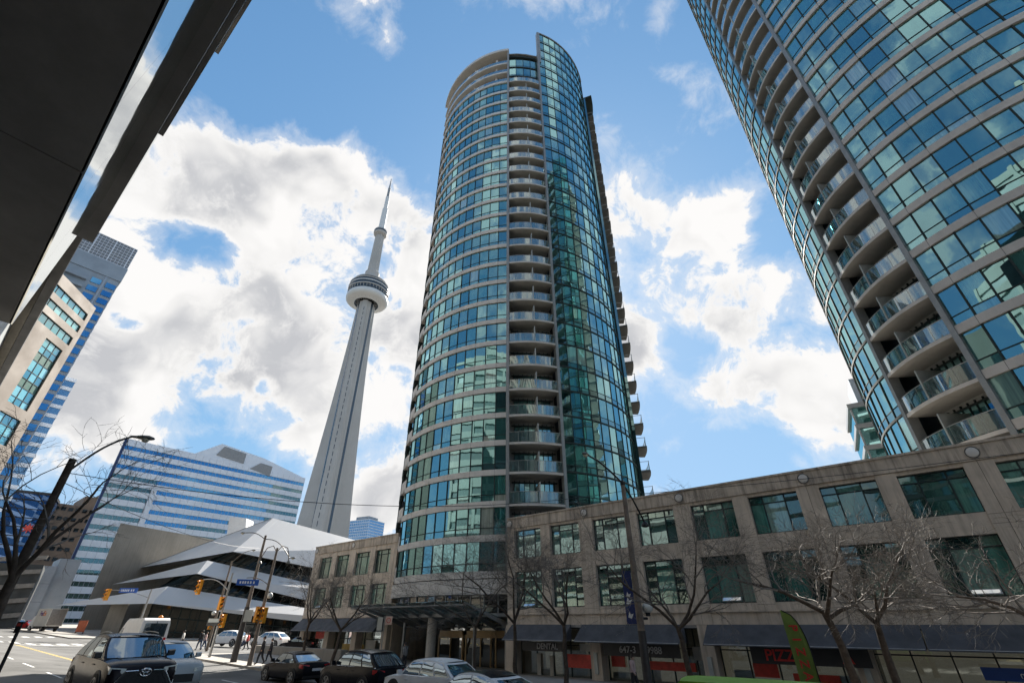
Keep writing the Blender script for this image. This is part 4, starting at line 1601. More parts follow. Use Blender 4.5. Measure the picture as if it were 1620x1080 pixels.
def opposite(label, t0, t1, n0, n1, h, mat, gl, fl=3.6):
    o = st((t0 + t1) / 2, n1)
    T = thing('opposite_block', label, 'building', (o.x, o.y, 1.4), math.radians(-40))
    w, d = t1 - t0, n1 - n0
    MB().box(-w / 2, w / 2, -d, -.3, 0, h).build('body', opp_d, T)
    me = MB().box(-w / 2 - .2, w / 2 + .2, -d - .2, .0, 0, 1.9).mesh('floor_band', mat)
    for k in range(int(h / fl) + 1):
        obj('floor_band', me, T, (0, 0, min(k * fl, h - 1.9)))
    pm = MB().box(-.35, .35, -.3, .15, 0, h + .3).mesh('pier', mat)
    for x in frange(-w / 2, w / 2, max(2, int(w / 4.5))):
        obj('pier', pm, T, (x, 0, 0))
    return T


opposite('pale concrete office block across the street mirrored in the tower windows', -62, -26, -60, -26, 62, opp_m, dark_g)
opposite('tan stone block across the street mirrored in lower tower windows', 24, 58, -58, -22, 74, opp_m, dark_g)
opposite('tall grey block across the street mirrored in the round tower', -22, 18, -90, -48, 80, opp_m, dark_g)


# ================================================================== TREES
def tree(label, base, height, spread, seed, r0=.13, trunk=.40, limbs=4, lean=(0, 0), dens=1.0, name='bare_tree'):
    rnd = random.Random(seed)
    T = thing(name, label, 'tree', base, 0, 'bare street trees')
    tr, cr = MB(), MB()

    def grow(p, d, L, r, lvl):
        k = 4 if lvl < 3 else 3
        pts, rad = [p], [r]
        dirs = []
        for i in range(k):
            d = (d + Vector((rnd.gauss(0, .17 + .04 * lvl), rnd.gauss(0, .17 + .04 * lvl), rnd.gauss(0, .12) + (.02 if lvl < 2 else -.015)))).normalized()
            p = p + d * (L / k)
            pts.append(p)
            rad.append(r * (1 - .62 * (i + 1) / k))
            dirs.append(d)
        (tr if lvl == 0 else cr).tube(pts, rad, (7, 5, 4, 3, 3, 3)[lvl], cap=lvl < 2)
        if lvl >= 4:
            return
        n = (4, 5, 4, 3)[lvl]
        n = max(2, int(round(n * dens + rnd.uniform(-.5, .5))))
        for j in range(n):
            f = lerp(.32, 1.0, (j + rnd.random() * .7) / n)
            i = min(k - 1, int(f * k))
            q = lerp(pts[i], pts[i + 1], min(1, f * k - i))
            dd = dirs[i]
            side = Vector((rnd.gauss(0, 1), rnd.gauss(0, 1), rnd.gauss(0, .55)))
            side = (side - dd * side.dot(dd)).normalized()
            a = rnd.uniform(.5, 1.0)
            nd = (dd * math.cos(a) + side * math.sin(a) + Vector((0, 0, .12 if lvl < 2 else 0))).normalized()
            grow(q, nd, L * rnd.uniform(.50, .72), max(.0052, rad[i] * .6), lvl + 1)
        grow(pts[-1], dirs[-1], L * .55, max(.0052, rad[-1] * .9), lvl + 1)

    th = height * trunk
    pts = [Vector((0, 0, -.15))]
    for i in range(1, 7):
        f = i / 6
        pts.append(Vector((lean[0] * f + rnd.gauss(0, .03), lean[1] * f + rnd.gauss(0, .03), th * f)))
    tr.tube(pts, [r0 * (1.35 if i == 0 else 1 - .35 * i / 6) for i in range(7)], 9)
    for j in range(limbs):
        a = 2 * math.pi * (j + rnd.uniform(-.25, .25)) / limbs + seed
        e = rnd.uniform(.55, 1.05)
        d = Vector((math.cos(a) * math.cos(e) * spread, math.sin(a) * math.cos(e) * spread, math.sin(e))).normalized()
        f = rnd.uniform(.8, 1.0)
        q = lerp(pts[4], pts[6], f)
        grow(q, d, (height - th) * rnd.uniform(.62, .85), r0 * .52, 0)
    tr.build('trunk', barkm, T, smooth=60)
    cr.build('crown', twigm, T, smooth=60)
    return T


def tree_at(label, t, n, *a, **k):
    p = st(t, n)
    return tree(label, (p.x, p.y, G(p.x, p.y) + KH), *a, **k)


def on_n(u, n, v=1000):
    r = ray(u, v)
    Y = n / (S40 * r[0] / r[1] + C40)
    return Vector((r[0] / r[1] * Y, Y, 0))


def tree_px(label, u, n, *a, **k):
    p = on_n(u, n)
    return tree(label, (p.x, p.y, G(p.x, p.y) + KH - .02), *a, **k)


tree_px('bare tree at the end of the short podium wing beside the signal poles', 486, 22.5, 6.8, 1.1, 11, .13)
tree_px('bare tree with leaning trunk in front of the short podium wing', 532, 22.5, 6.2, 1.25, 12, .14, lean=(.35, 0))
tree_px('slender bare tree in front of the glass entrance canopy', 752, 23, 7.2, 1.0, 23, .09)
tree_px('bare dark-trunked tree at the corner of the long podium beside the entrance', 815, 22.8, 7.6, 1.0, 14, .13)
tree_px('bare tree in front of the dental sign, second along the long podium', 893, 22.8, 7.2, 1.0, 35, .13)
tree_px('bare tree with split crown beside the lamp post with the blue banner', 1088, 22.5, 7.0, 1.15, 16, .14, lean=(-.35, .1))
tree_px('spreading bare tree behind the green feather flag', 1340, 21.5, 6.4, 1.5, 47, .16, lean=(-.45, .1), trunk=.5)
tree_px('forked bare tree with dark trunk over the blue shop sign', 1392, 22.8, 6.0, 1.35, 18, .15, trunk=.5)
tree_px('bare tree whose crown enters at the picture edge over the podium', 1690, 22.0, 6.9, 1.5, 19, .15)
tree('large bare tree with thick trunk beside the cobra-head street lamp', (-10.9, 11.35, 1.5 + KH - .02), 5.4, .55, 57, .11, trunk=.5, limbs=4, dens=.6)


# ================================================================== LAMPS, SIGNALS, SIGNS
def cobra_head(P, p, d, s=1.0, name='lamp_head'):
    """cobra-head luminaire at p pointing along horizontal d"""
    d = Vector(d).normalized()
    rz = math.atan2(d.y, d.x)
    m = MB()
    secs = [(-.05, .05, .05), (.12, .08, .06), (.30, .15, .10), (.55, .16, .11), (.70, .08, .06), (.74, .02, .02)]
    k = 12
    o = 0
    for x, w, h in secs:
        for j in range(k):
            a = 2 * math.pi * j / k
            m.v.append((x * s, w * s * math.cos(a), h * s * (math.sin(a) * (1 if math.sin(a) > 0 else .55))))
    for i in range(len(secs) - 1):
        for j in range(k):
            m.f.append([i * k + j, (i + 1) * k + j, (i + 1) * k + (j + 1) % k, i * k + (j + 1) % k])
            m.mi.append(0)
            m.r.append(0)
    h = m.build(name, lampm, P, p, rz, smooth=50)
    MB().lathe([(0.001, -.17 * s), (.09 * s, -.14 * s), (.125 * s, -.08 * s), (.13 * s, -.04 * s)], 16, Matrix.Translation((.45 * s, 0, 0))).build('lamp_lens', lensm, h, smooth=60)
    return h


def arc_pts(a, b, rise, k=8):
    a, b = Vector(a), Vector(b)
    return [lerp(a, b, i / k) + Vector((0, 0, rise * math.sin(math.pi * i / k))) for i in range(k + 1)]


# near lamp with the cobra head
NV = Vector((S40, C40, 0))
p = Vector((-.963 * 15, 15, 0))
gz_ = G(p.x, p.y) + KH
L = thing('street_lamp', 'wooden pole street lamp with cobra head beside the large bare tree', 'street lamp', (p.x, p.y, gz_), 0, 'street lamps')
top = 8.05 - gz_
MB().tube([(0, 0, -.1), (0, 0, top)], [.15, .105], 12).build('pole', M('wood_pole', (.07, .05, .035), .9, var=.25, scale=6, bump=.4), L, smooth=50)
ar = arc_pts((0, 0, top - .45), NV * 1.25 + Vector((0, 0, top + 1.12)), .22)
MB().tube(ar, .035, 8).build('arm', poled, L, smooth=50)
cobra_head(L, ar[-1], NV + Vector((.5, -.3, 0)), .95)

# lamp with tall dark sleeve on the corner
p = gpt(368, 1050)
L = thing('street_lamp', 'tall brown corner lamp post with dark sleeve and wire-stayed arms', 'street lamp', (p.x, p.y, p.z + KH), 0, 'street lamps')
MB().tube([(0, 0, -.1), (0, 0, 3.6)], [.24, .18], 12).build('sleeve', poled, L, smooth=50)
MB().tube([(0, 0, 3.6), (0, 0, 8.9)], [.14, .09], 12).build('pole', polem, L, smooth=50)
for sg, ln, dz in ((-1, 1.9, .55), (1, 2.6, -1.5)):
    e = Vector((sg * ln, -sg * .3, 8.6 + dz))
    ar = arc_pts((0, 0, 8.6), e, .45 if sg > 0 else .2)
    MB().tube(ar, .035, 6).build('arm', poled, L, smooth=50)
    cobra_head(L, ar[-1], (sg, -.2 * sg, 0), .75)
MB().box(-.3, .3, -.25, -.2, 2.6, 3.4).build('notice_plate', framel, L, (.35, 0, 0))


def globe(P, p, r=.2):
    h = MB().lathe([(.06, -.32), (.12, -.30), (.10, -.22), (.13, -.18)], 12).build('globe_holder', darkm, P, p, smooth=50)
    MB().lathe([(.1, -.19), (r * .8, -.13), (r, 0), (r * .85, .12), (r * .5, .19), (0.001, .22)], 18).build('globe', globem, h, smooth=60)


def head(P, p, rz, h=.95, name='signal_head'):
    """three-lens signal head facing local -y after rotation"""
    o = MB().box(-.17, .17, -.12, .12, -h / 2, h / 2).build(name, sigy, P, p, rz)
    for k, c in enumerate((M_red, M_amb, M_grn)):
        z = h / 3 * (1 - k)
        MB().lathe([(0.001, -.005), (.10, 0), (.115, .01)], 14, Matrix.Translation((0, -.125, z)) @ Matrix.Rotation(math.radians(90), 4, 'X')).build('lens', c, o, smooth=60)
        MB().lathe([(.13, 0), (.14, .2)], 12, Matrix.Translation((0, -.115, z)) @ Matrix.Rotation(math.radians(90), 4, 'X'), a0=0, a1=math.pi).build('visor', sigy, o, smooth=60)
    return o


M_red = M('signal_red_lens', (.10, .01, .01), .3)
M_amb = M('signal_amber_lens', (.12, .06, .01), .3)
M_grn = M('signal_green_lens', (.25, .32, .22), .3)

# corner lamp with hanging globes and signals
p = gpt(393, 1056)
L = thing('signal_pole', 'corner pole with double curved lamps, globe and orange signal heads', 'signal pole', (p.x, p.y, p.z + KH), 0, 'signal poles at the crossing')
MB().tube([(0, 0, -.1), (0, 0, 2.2), (0, 0, 7.6)], [.17, .12, .08], 12).build('pole', polem, L, smooth=50)
for sg in (-1, 1):
    ar = [Vector((0, 0, 7.3)), Vector((sg * .35, 0, 7.75)), Vector((sg * .8, 0, 7.6)), Vector((sg * 1.05, 0, 7.0)), Vector((sg * 1.1, 0, 6.6))]
    MB().tube(ar, .035, 6).build('arm', polem, L, smooth=50)
    MB().lathe([(.03, .1), (.09, .05), (.16, -.1), (.02, -.12)], 12).build('lamp_head', lampm, L, ar[-1], smooth=50)
head(L, (-.25, -.1, 3.1), math.radians(60), 1.0)
head(L, (.25, -.1, 3.05), math.radians(-30), 1.0)
globe(L, (.30, 0, 4.3))
ar = arc_pts((0, 0, 5.0), (-1.5, -.6, 5.45), .2)
MB().tube(ar, .03, 6).build('sign_arm', polem, L, smooth=50)
o = MB().box(-.75, .75, -.02, .02, -.2, .2).build('street_sign', bluesign, L, (-1.35, -.55, 5.15), math.radians(20))
for x_ in (-.5, -.32, -.16, .02, .2, .42):
    MB().box(x_ - .05, x_ + .05, -.028, -.021, -.08, .08).build('lettering', letw, o)

# mast-arm signal on the near side of the crossing
p = gpt(330, 1042)
L = thing('signal_pole', 'grey steel signal pole with curved arm carrying one orange head', 'signal pole', (p.x, p.y, p.z + KH), 0, 'signal poles at the crossing')
MB().tube([(0, 0, -.1), (0, 0, 3.0), (0, 0, 6.3)], [.11, .09, .07], 12).build('pole', steel, L, smooth=50)
ar = arc_pts((0, 0, 4.9), (-2.3, -.3, 5.75), .35)
MB().tube(ar, .045, 6).build('mast_arm', steel, L, smooth=50)
head(L, (-2.45, -.3, 5.15), math.radians(-15), 1.15)
head(L, (-.28, -.05, 3.9), math.radians(70), 1.0)
head(L, (.35, -.05, 2.6), math.radians(-20), 1.0)
MB().box(-.55, .55, -.03, .03, -.28, .28).build('sign_plate', sigb, L, (-.35, -.2, 2.5))
o = MB().box(-.45, .45, -.02, .02, -.14, .14).build('sign_plate', framel, L, (-.35, -.26, 2.62))

# farther lamp behind it
p = gpt(326, 1030)
L = thing('street_lamp', 'slim far lamp post with long thin arm behind the grey signal pole', 'street lamp', (p.x, p.y, p.z + KH), 0, 'street lamps')
MB().tube([(0, 0, -.1), (0, 0, 8.4)], [.14, .08], 10).build('pole', polem, L, smooth=50)
ar = arc_pts((0, 0, 8.2), (2.0, -.3, 9.5), .3)
MB().tube(ar, .03, 6).build('arm', polem, L, smooth=50)
cobra_head(L, ar[-1], (1, -.2, 0), .8)
globe(L, (-.35, 0, 3.3), .24)
head(L, (-.3, -.1, 1.9 + .4), math.radians(50), .95)

# far mast arm over the left lanes
p = Vector((-.686 * 70, 70, 0))
L = thing('signal_pole', 'far signal mast with long arm, orange head and blue street sign', 'signal pole', (p.x, p.y, G(p.x, p.y)), 0, 'signal poles at the crossing')
MB().tube([(0, 0, -.1), (0, 0, 6.0)], [.14, .09], 10).build('pole', steel, L, smooth=50)
ar = arc_pts((0, 0, 5.0), (-5.2, -.6, 5.9), .25)
MB().tube(ar, .05, 6).build('mast_arm', steel, L, smooth=50)
head(L, (-5.2, -.65, 5.35), math.radians(-25), 1.35).scale = (1.7, 1.3, 1)
o = MB().box(-1.3, 1.3, -.03, .03, -.28, .28).build('street_sign', bluesign, L, (-2.7, -.5, 5.85), math.radians(-5))
for x_ in (-.95, -.7, -.45, -.2, .05, .45, .75):
    MB().box(x_ - .08, x_ + .08, -.038, -.031, -.12, .12).build('lettering', letw, o)
p = gpt(20, 992)
L = thing('signal_pole', 'distant signal mast with orange head at the end of the street', 'signal pole', (p.x, p.y, p.z), 0, 'signal poles at the crossing')
MB().tube([(0, 0, -.1), (0, 0, 6.4)], [.14, .09], 8).build('pole', steel, L, smooth=50)
MB().tube(arc_pts((0, 0, 5.4), (-4, 0, 6.0), .2), .05, 6).build('mast_arm', steel, L, smooth=50)
head(L, (-3.6, -.1, 5.3), math.radians(-30), 1.5)

# lamp with banner and globe in front of the podium
p = Vector((5.87, 24.0, 0))
gz_ = G(p.x, p.y) + KH
L = thing('street_lamp', 'tall concrete lamp post with blue banner and globe before the podium', 'street lamp', (p.x, p.y, gz_), 0, 'street lamps')
top = 9.6 - gz_
MB().tube([(0, 0, -.1), (0, 0, 2.6)], [.19, .17], 14).build('sleeve', poled, L, smooth=50)
MB().tube([(0, 0, 2.6), (0, 0, top)], [.16, .105], 14).build('pole', polem, L, smooth=50)
a_ = -NV * 3.1 + Vector((0, 0, 10.25 - gz_))
pts_ = [a_, -NV * 2.3 + Vector((0, 0, 10.2 - gz_)), -NV * 1.2 + Vector((0, 0, 9.95 - gz_)), Vector((0, 0, top - .02)), NV * .9 + Vector((0, 0, 8.95 - gz_)), NV * 1.6 + Vector((0, 0, 8.3 - gz_)), NV * 1.95 + Vector((0, 0, 7.95 - gz_))]
MB().tube(pts_, .045, 8).build('arm', darkm, L, smooth=60)
MB().lathe([(.08, .12), (.13, .06), (.13, -.1), (.06, -.16)], 14).build('pole_cap', darkm, L, (0, 0, top), smooth=50)
cobra_head(L, a_, -NV, .85)
MB().lathe([(.03, .16), (.12, .1), (.2, -.05), (.19, -.1), (.1, -.14), (.001, -.15)], 16).build('lamp_head', darkm, L, NV * 1.97 + Vector((0, 0, 7.85 - gz_)), smooth=50)
navy = M('banner_navy', (.015, .03, .14), .7, var=.1, scale=2)
bo = MB().hull([(-.24, 0, 3.4 - gz_), (.24, 0, 3.4 - gz_), (.24, 0, 5.55 - gz_), (-.24, 0, 5.55 - gz_)], [(-.24, .012, 3.4 - gz_), (.24, .012, 3.4 - gz_), (.24, .012, 5.55 - gz_), (-.24, .012, 5.55 - gz_)]).build('banner', navy, L, -Vector((C40, -S40, 0)) * .42, math.radians(-40))
for z_, s_ in ((4.55, .13), (4.3, .16), (3.75, .14)):
    MB().hull([(x * s_, -.008, z_ - gz_ + y * s_) for x, y in ((-1, -.6), (.2, -1), (1, .4), (.1, .2), (-.4, 1))], [(x * s_, -.002, z_ - gz_ + y * s_) for x, y in ((-1, -.6), (.2, -1), (1, .4), (.1, .2), (-.4, 1))]).build('banner_print', letw, bo)
for z_ in (3.38, 5.58):
    MB().tube([(0, 0, z_ - gz_), -Vector((C40, -S40, 0)) * .7 + Vector((0, 0, z_ - gz_))], .015, 6).build('banner_bar', darkm, L)
MB().tube([(0, 0, 3.62 - gz_), NV * .25 + Vector((.2, -.1, 3.62 - gz_))], .05, 8).build('globe_arm', darkm, L)
globe(L, NV * .25 + Vector((.25, -.1, 4.02 - gz_)), .26)

# parking sign posts
p = on_n(606, 20.5)
L = thing('sign_post', 'steel post with two parking plates before the short podium wing', 'sign', (p.x, p.y, G(p.x, p.y) + KH))
MB().tube([(0, 0, -.1), (0, 0, 3.2)], .035, 8).build('post', steel, L, smooth=50)
MB().box(-.18, .18, -.06, -.04, 2.45, 3.15).build('sign_plate', framel, L, (-.24, 0, 0), math.radians(-20))
o = MB().box(-.22, .22, -.06, -.04, 2.75, 3.2).build('sign_plate', M('white_red_plate', (.75, .55, .45), .5), L, (.28, 0, 0), math.radians(-10))
MB().lathe([(.11, -.004), (.11, .006), (.14, .006), (.14, -.004)], 18, Matrix.Translation((0, -.065, 2.98)) @ Matrix.Rotation(math.radians(90), 4, 'X')).build('ring_symbol', letr, o)
p = Vector((-.905 * 13.0, 13.0, 0))
L = thing('sign_post', 'thin dark post with small red-topped plate at the near kerb', 'sign', (p.x, p.y, G(p.x, p.y)))
MB().tube([(0, 0, -.1), (0, 0, 1.95)], .035, 8).build('post', darkm, L, smooth=50)
MB().box(-.06, .06, -.05, -.03, 1.72, 1.95).build('sign_plate', darkm, L)
MB().box(-.045, .045, -.055, -.051, 1.86, 1.92).build('sign_mark', redm, L)

# feather flag
p = on_n(1262, 25.5)
FG = thing('feather_flag', 'green feather flag reading PIZZA on a curved pole', 'flag', (p.x, p.y, G(p.x, p.y) + KH), math.radians(-40))
grn = M('flag_green', (.16, .24, .045), .75, var=.08, scale=2)
prof = []
for i in range(17):
    f = i / 16
    z = .55 + 2.95 * f
    xl = -.40 - .06 * f
    xr = .30 if f < .40 else xl + (.30 - xl) * math.sqrt(max(.002, 1 - ((f - .40) / .60) ** 2.2))
    prof.append((xl, xr, z))
m = MB()
for (xl, xr, z) in prof:
    for j in range(5):
        x = lerp(xl, xr, j / 4)
        m.v.append((x, .05 * math.sin(3 * x + 2 * z), z))
for i in range(16):
    for j in range(4):
        m.f.append([i * 5 + j, i * 5 + j + 1, i * 5 + j + 6, i * 5 + j + 5])
        m.mi.append(0)
        m.r.append(0)
fl = m.build('cloth', grn, FG, smooth=60)
sol = fl.modifiers.new('thickness', 'SOLIDIFY')
sol.thickness = .008
MB().tube([(.34, .02, -.1), (.33, .02, .6)] + [(xr + .02, .05 * math.sin(3 * xr + 2 * z), z) for (xl, xr, z) in prof], .02, 6).build('pole', darkm, FG, smooth=60)
for i, ch in enumerate('PIZZA'):
    lettering(ch, .46, letr, fl, (-.12 + .02 * i, -.085, 2.85 - .42 * i), depth=.004, bold=.008, tilt=(math.pi / 2, math.pi / 2, 0))

# sandwich board by the porch
p = gpt(124, 1003)
SBD = thing('notice_board', 'orange and red notice board standing by the hall porch', 'board', (p.x, p.y, p.z), math.radians(30))
MB().box(-.6, .6, -.06, .06, .35, 2.0).build('panel', M('orange_red_panel', (.55, .14, .06), .6, var=.15, scale=3), SBD)
for x in (-.5, .5):
    MB().box(x - .04, x + .04, -.3, .3, 0, .35).build('foot', darkm, SBD)


# wires
def wire(label, a, b, sag):
    a, b = Vector(a), Vector(b)
    pts = [lerp(a, b, i / 24) - Vector((0, 0, sag * 4 * (i / 24) * (1 - i / 24))) for i in range(25)]
    o0 = pts[0]
    w = MB().tube([q - o0 for q in pts], .012, 4).build('overhead_wire', darkm, None, o0)
    tag(w, label, 'wire', 'overhead street wires')


wire('overhead wire running from the near lamp across the round tower front', (-14.4, 15, 7.6), (5.87, 24, 9.2), .9)
wire('overhead wire crossing the cropped tower podium to the picture edge', (5.87, 24, 9.0), (26, 9.5, 8.6), .35)
wire('overhead wire from the near lamp towards the far corner lamp', (-14.4, 15, 7.3), (-22.8, 45.5, 9.3), .5)


# ================================================================== VEHICLES
def paint(name, col, metal=.3, rough=.28):
    return M(name, col, rough, metal * .3, var=.04, scale=1.5, coat=.0, spec=.5, ior=1.25)


def car(name, label, loc, rz, L, W, H, pm, typ, cat='car', group=None, front='plain', plate=True, roofm_=None, detail=2):
    C = thing(name, label, cat, loc, rz, group)
    hw = W / 2
    X = lambda f: L / 2 - f * L
    suv = typ in ('suv', 'van')
    if typ == 'sedan':
        lo = [(0, .52, .30, .74), (.012, .66, .22, .86), (.05, .74, .19, .94), (.15, .84, .18, .99), (.30, .93, .18, 1), (.55, .95, .18, 1), (.78, .99, .18, 1), (.90, 1.01, .2, .97), (.975, .97, .26, .90), (1, .78, .34, .82)]
        gh = (.285, .43, .66, .87, .93, .74, .70)
    elif typ == 'suv':
        lo = [(0, .66, .36, .78), (.012, .84, .27, .88), (.04, .96, .24, .95), (.12, 1.03, .23, .99), (.26, 1.08, .23, 1), (.5, 1.10, .23, 1), (.76, 1.13, .23, 1.01), (.92, 1.13, .25, .98), (.98, 1.06, .33, .92), (1, .88, .42, .87)]
        gh = (.235, .40, .80, .965, 1.08, .76, .70)
    elif typ == 'cross':
        lo = [(0, .58, .33, .76), (.012, .74, .26, .87), (.04, .86, .23, .95), (.12, .95, .22, .99), (.26, 1.01, .22, 1), (.5, 1.02, .22, 1), (.76, 1.06, .22, 1), (.92, 1.06, .25, .97), (.98, .98, .33, .91), (1, .80, .40, .85)]
        gh = (.25, .42, .70, .95, 1.01, .74, .68)
    else:  # van
        lo = [(0, .70, .36, .84), (.012, .95, .27, .92), (.05, 1.12, .24, .97), (.14, 1.22, .23, 1), (.3, 1.24, .23, 1), (.6, 1.24, .23, 1), (.9, 1.24, .24, 1), (.985, 1.22, .30, .98), (1, 1.15, .36, .97)]
        gh = (.13, .27, .985, .998, 1.22, .90, .88)
    k = H / {'sedan': 1.44, 'suv': 1.74, 'cross': 1.58, 'van': 1.74}[typ] if typ != 'van' else 1.0
    m = MB()
    ns = 13
    for (f, zt, zb, w) in lo:
        zt, w = zt * k, w * hw
        sec = [(.84, zb, 0), (.985, zb + .10, 0), (1.0, zb + .42 * (zt - zb), 0), (.992, zb + .72 * (zt - zb), 0), (.955, zt - .03, 0), (.72, zt + .012, 0)]
        row = [(X(f), -w * a, z) for a, z, _ in sec] + [(X(f), 0, zt + .03)] + [(X(f), w * a, z) for a, z, _ in sec[::-1]]
        m.v += row
    for i in range(len(lo) - 1):
        for j in range(ns - 1):
            m.f.append([i * ns + j, (i + 1) * ns + j, (i + 1) * ns + j + 1, i * ns + j + 1])
        m.f.append([i * ns + ns - 1, (i + 1) * ns + ns - 1, (i + 1) * ns, i * ns])
    m.f.append(list(range(ns)))
    m.f.append([(len(lo) - 1) * ns + j for j in range(ns)][::-1])
    m.mi = [0] * len(m.f)
    m.r = [0.] * len(m.f)
    m.build('body', pm, C, smooth=38)
    # greenhouse
    N = 10
    f0, f1, f2, f3, zb, wb, wr = gh[0], gh[1], gh[2], gh[3], gh[4] * k, .93, gh[5]

    def B(s):
        f = lerp(f0, f3, s)
        return Vector((X(f), hw * (.925 - .03 * abs(2 * s - 1) ** 3), zb - .03))

    def Rf(s):
        f = lerp(f1, f2, s)
        arch = (1 - (2 * s - .9) ** 2 * .9) if typ != 'van' else (1 - (2 * s - 1) ** 4 * .3)
        drop = {'sedan': .07, 'suv': .08, 'cross': .10, 'van': .03}[typ]
        return Vector((X(f), hw * lerp(gh[5], gh[6], s), H - .035 - drop * (1 - arch)))

    def S(s, v, sg, off=0.):
        a, b = B(s), Rf(s)
        p = lerp(a, b, v)
        p.y += .05 * math.sin(math.pi * v) * (1 if typ != 'van' else .3)
        p.y += off
        return Vector((p.x, sg * p.y, p.z + off * .3))

    g = MB()
    for sg in (-1, 1):
        o = len(g.v)
        for i in range(N + 1):
            for j in range(5):
                g.v.append(tuple(S(i / N, j / 4, sg)))
        for i in range(N):
            for j in range(4):
                q = [o + i * 5 + j, o + (i + 1) * 5 + j, o + (i + 1) * 5 + j + 1, o + i * 5 + j + 1]
                g.f.append(q if sg < 0 else q[::-1])

    def Wn(a, v, rear, off=0.):
        s = 1.0 if rear else 0.0
        l, r = S(s, v, -1), S(s, v, 1)
        p = lerp(l, r, (a + 1) / 2)
        bul = (.14 if typ != 'van' or not rear else .01) * (1 - a * a)
        p.x += (-bul if rear else bul) + (-off if rear else off)
        p.z += off * .7
        return p
    for rear in (0, 1):
        o = len(g.v)
        for i in range(7):
            for j in range(5):
                g.v.append(tuple(Wn(-1 + i / 3, j / 4, rear)))
        for i in range(6):
            for j in range(4):
                q = [o + i * 5 + j, o + (i + 1) * 5 + j, o + (i + 1) * 5 + j + 1, o + i * 5 + j + 1]
                g.f.append(q if rear else q[::-1])
    ro = len(g.v)
    for i in range(N + 1):
        e = Rf(i / N)
        for a in (-1, -.6, 0, .6, 1):
            x = e.x
            if i == 0:
                x += .14 * (1 - a * a)
            if i == N:
                x -= (.14 if typ != 'van' else .01) * (1 - a * a)
            g.v.append((x, a * e.y, e.z + .045 * (1 - a * a)))
    nside = len(g.f)
    for i in range(N):
        for j in range(4):
            g.f.append([ro + i * 5 + j, ro + i * 5 + j + 1, ro + (i + 1) * 5 + j + 1, ro + (i + 1) * 5 + j])
    g.mi = [0] * nside + [1 if roofm_ else 0] * (len(g.f) - nside)
    g.r = [0.] * len(g.f)
    g.build('cabin', [pm, roofm_ or pm], C, smooth=38)

    def patch(fn, a0, a1, b0, b1, na, nb, name, mat, flip=False):
        q = MB()
        for i in range(na + 1):
            for j in range(nb + 1):
                q.v.append(tuple(fn(lerp(a0, a1, i / na), lerp(b0, b1, j / nb))))
        for i in range(na):
            for j in range(nb):
                f_ = [i * (nb + 1) + j, (i + 1) * (nb + 1) + j, (i + 1) * (nb + 1) + j + 1, i * (nb + 1) + j + 1]
                q.f.append(f_ if not flip else f_[::-1])
        q.mi = [0] * len(q.f)
        q.r = [0.] * len(q.f)
        return q.build(name, mat, C, smooth=60)
    patch(lambda a, v: Wn(a, v, 0, .012), -.93, .93, .07, .93, 8, 4, 'windshield', carglass, True)
    patch(lambda a, v: Wn(a, v, 1, .012), -.86, .86, .16, .88, 8, 4, 'rear_window', carglass)
    splits = {'sedan': [(.06, .47), (.50, .90)], 'suv': [(.05, .38), (.41, .68), (.71, .95)], 'cross': [(.05, .45), (.48, .86)], 'van': [(.04, .26)]}[typ]
    for sg in (-1, 1):
        for a, b in splits:
            patch(lambda s, v: S(s, v, sg, .008), a, b, .10, .88, 6, 3, 'side_window', carglass, sg > 0)
        if typ != 'van' and detail > 1:
            MB().tube([S(i / 12, .045, sg, .012) for i in range(1, 13)], .009, 4).build('window_trim', chrome, C)
    # wheels
    wr_ = .33 if typ == 'sedan' else .37
    for f in (.185, .80):
        for sg in (-1, 1):
            ax = Matrix.Translation((X(f), sg * (hw - .10), wr_)) @ Matrix.Rotation(math.radians(-90 * sg), 4, 'X')
            MB().lathe([(wr_ + .075, .062), (wr_ + .075, .112), (wr_ + .0, .105), (.01, .10)], 24, ax).build('wheel_arch', blackm, C, smooth=40)
            w = MB().lathe([(wr_ * .64, -.06), (wr_ * .95, -.07), (wr_, -.03), (wr_, .09), (wr_ * .95, .125), (wr_ * .70, .132)], 24, ax).build('wheel', rubber, C, smooth=40)
            r = MB().lathe([(wr_ * .72, .13), (wr_ * .68, .10), (.001, .09)], 24, ax, 1).lathe([(wr_ * .73, .136), (wr_ * .66, .136), (wr_ * .66, .12)], 24, ax)
            for j in range(5 if detail > 1 else 0):
                for dl in (-.13, .13):
                    r.box(-.02, .02, .05, wr_ * .69, .112, .134, 0, 0, ax @ Matrix.Rotation(2 * math.pi * j / 5 + dl, 4, 'Z'))
            r.lathe([(.001, .136), (.055, .136), (.06, .12)], 10, ax)
            r.build('rim', [alloy, blackm], w, smooth=40)
    # lights, plates, mirrors
    zf = lo[1][1] * k
    zr = lo[-2][1] * k
    for sg in (-1, 1):
        y0, y1 = sg * hw * .52, sg * hw * .93
        MB().hull([(L / 2 - .03, y0, zf + .02), (L / 2 - .15, y1, zf + .06), (L / 2 - .13, y1, zf - .10), (L / 2 + .01, y0, zf - .10)],
                  [(L / 2 - .20, y0, zf - .02), (L / 2 - .45, y1 * 1.01, zf + .10), (L / 2 - .40, y1 * 1.01, zf - .08), (L / 2 - .2, y0, zf - .12)]).build('headlight', headl, C)
        MB().hull([(-L / 2 + .015, sg * hw * .50, zr - .08), (-L / 2 + .10, sg * hw * .90, zr - .05), (-L / 2 + .10, sg * hw * .90, zr - .24), (-L / 2 - .0, sg * hw * .52, zr - .22)],
                  [(-L / 2 + .2, sg * hw * .50, zr - .08), (-L / 2 + .34, sg * hw * .965, zr - .04), (-L / 2 + .34, sg * hw * .975, zr - .2), (-L / 2 + .2, sg * hw * .52, zr - .22)]).build('tail_light', taill, C)
        mx = S(.06, .06, sg)
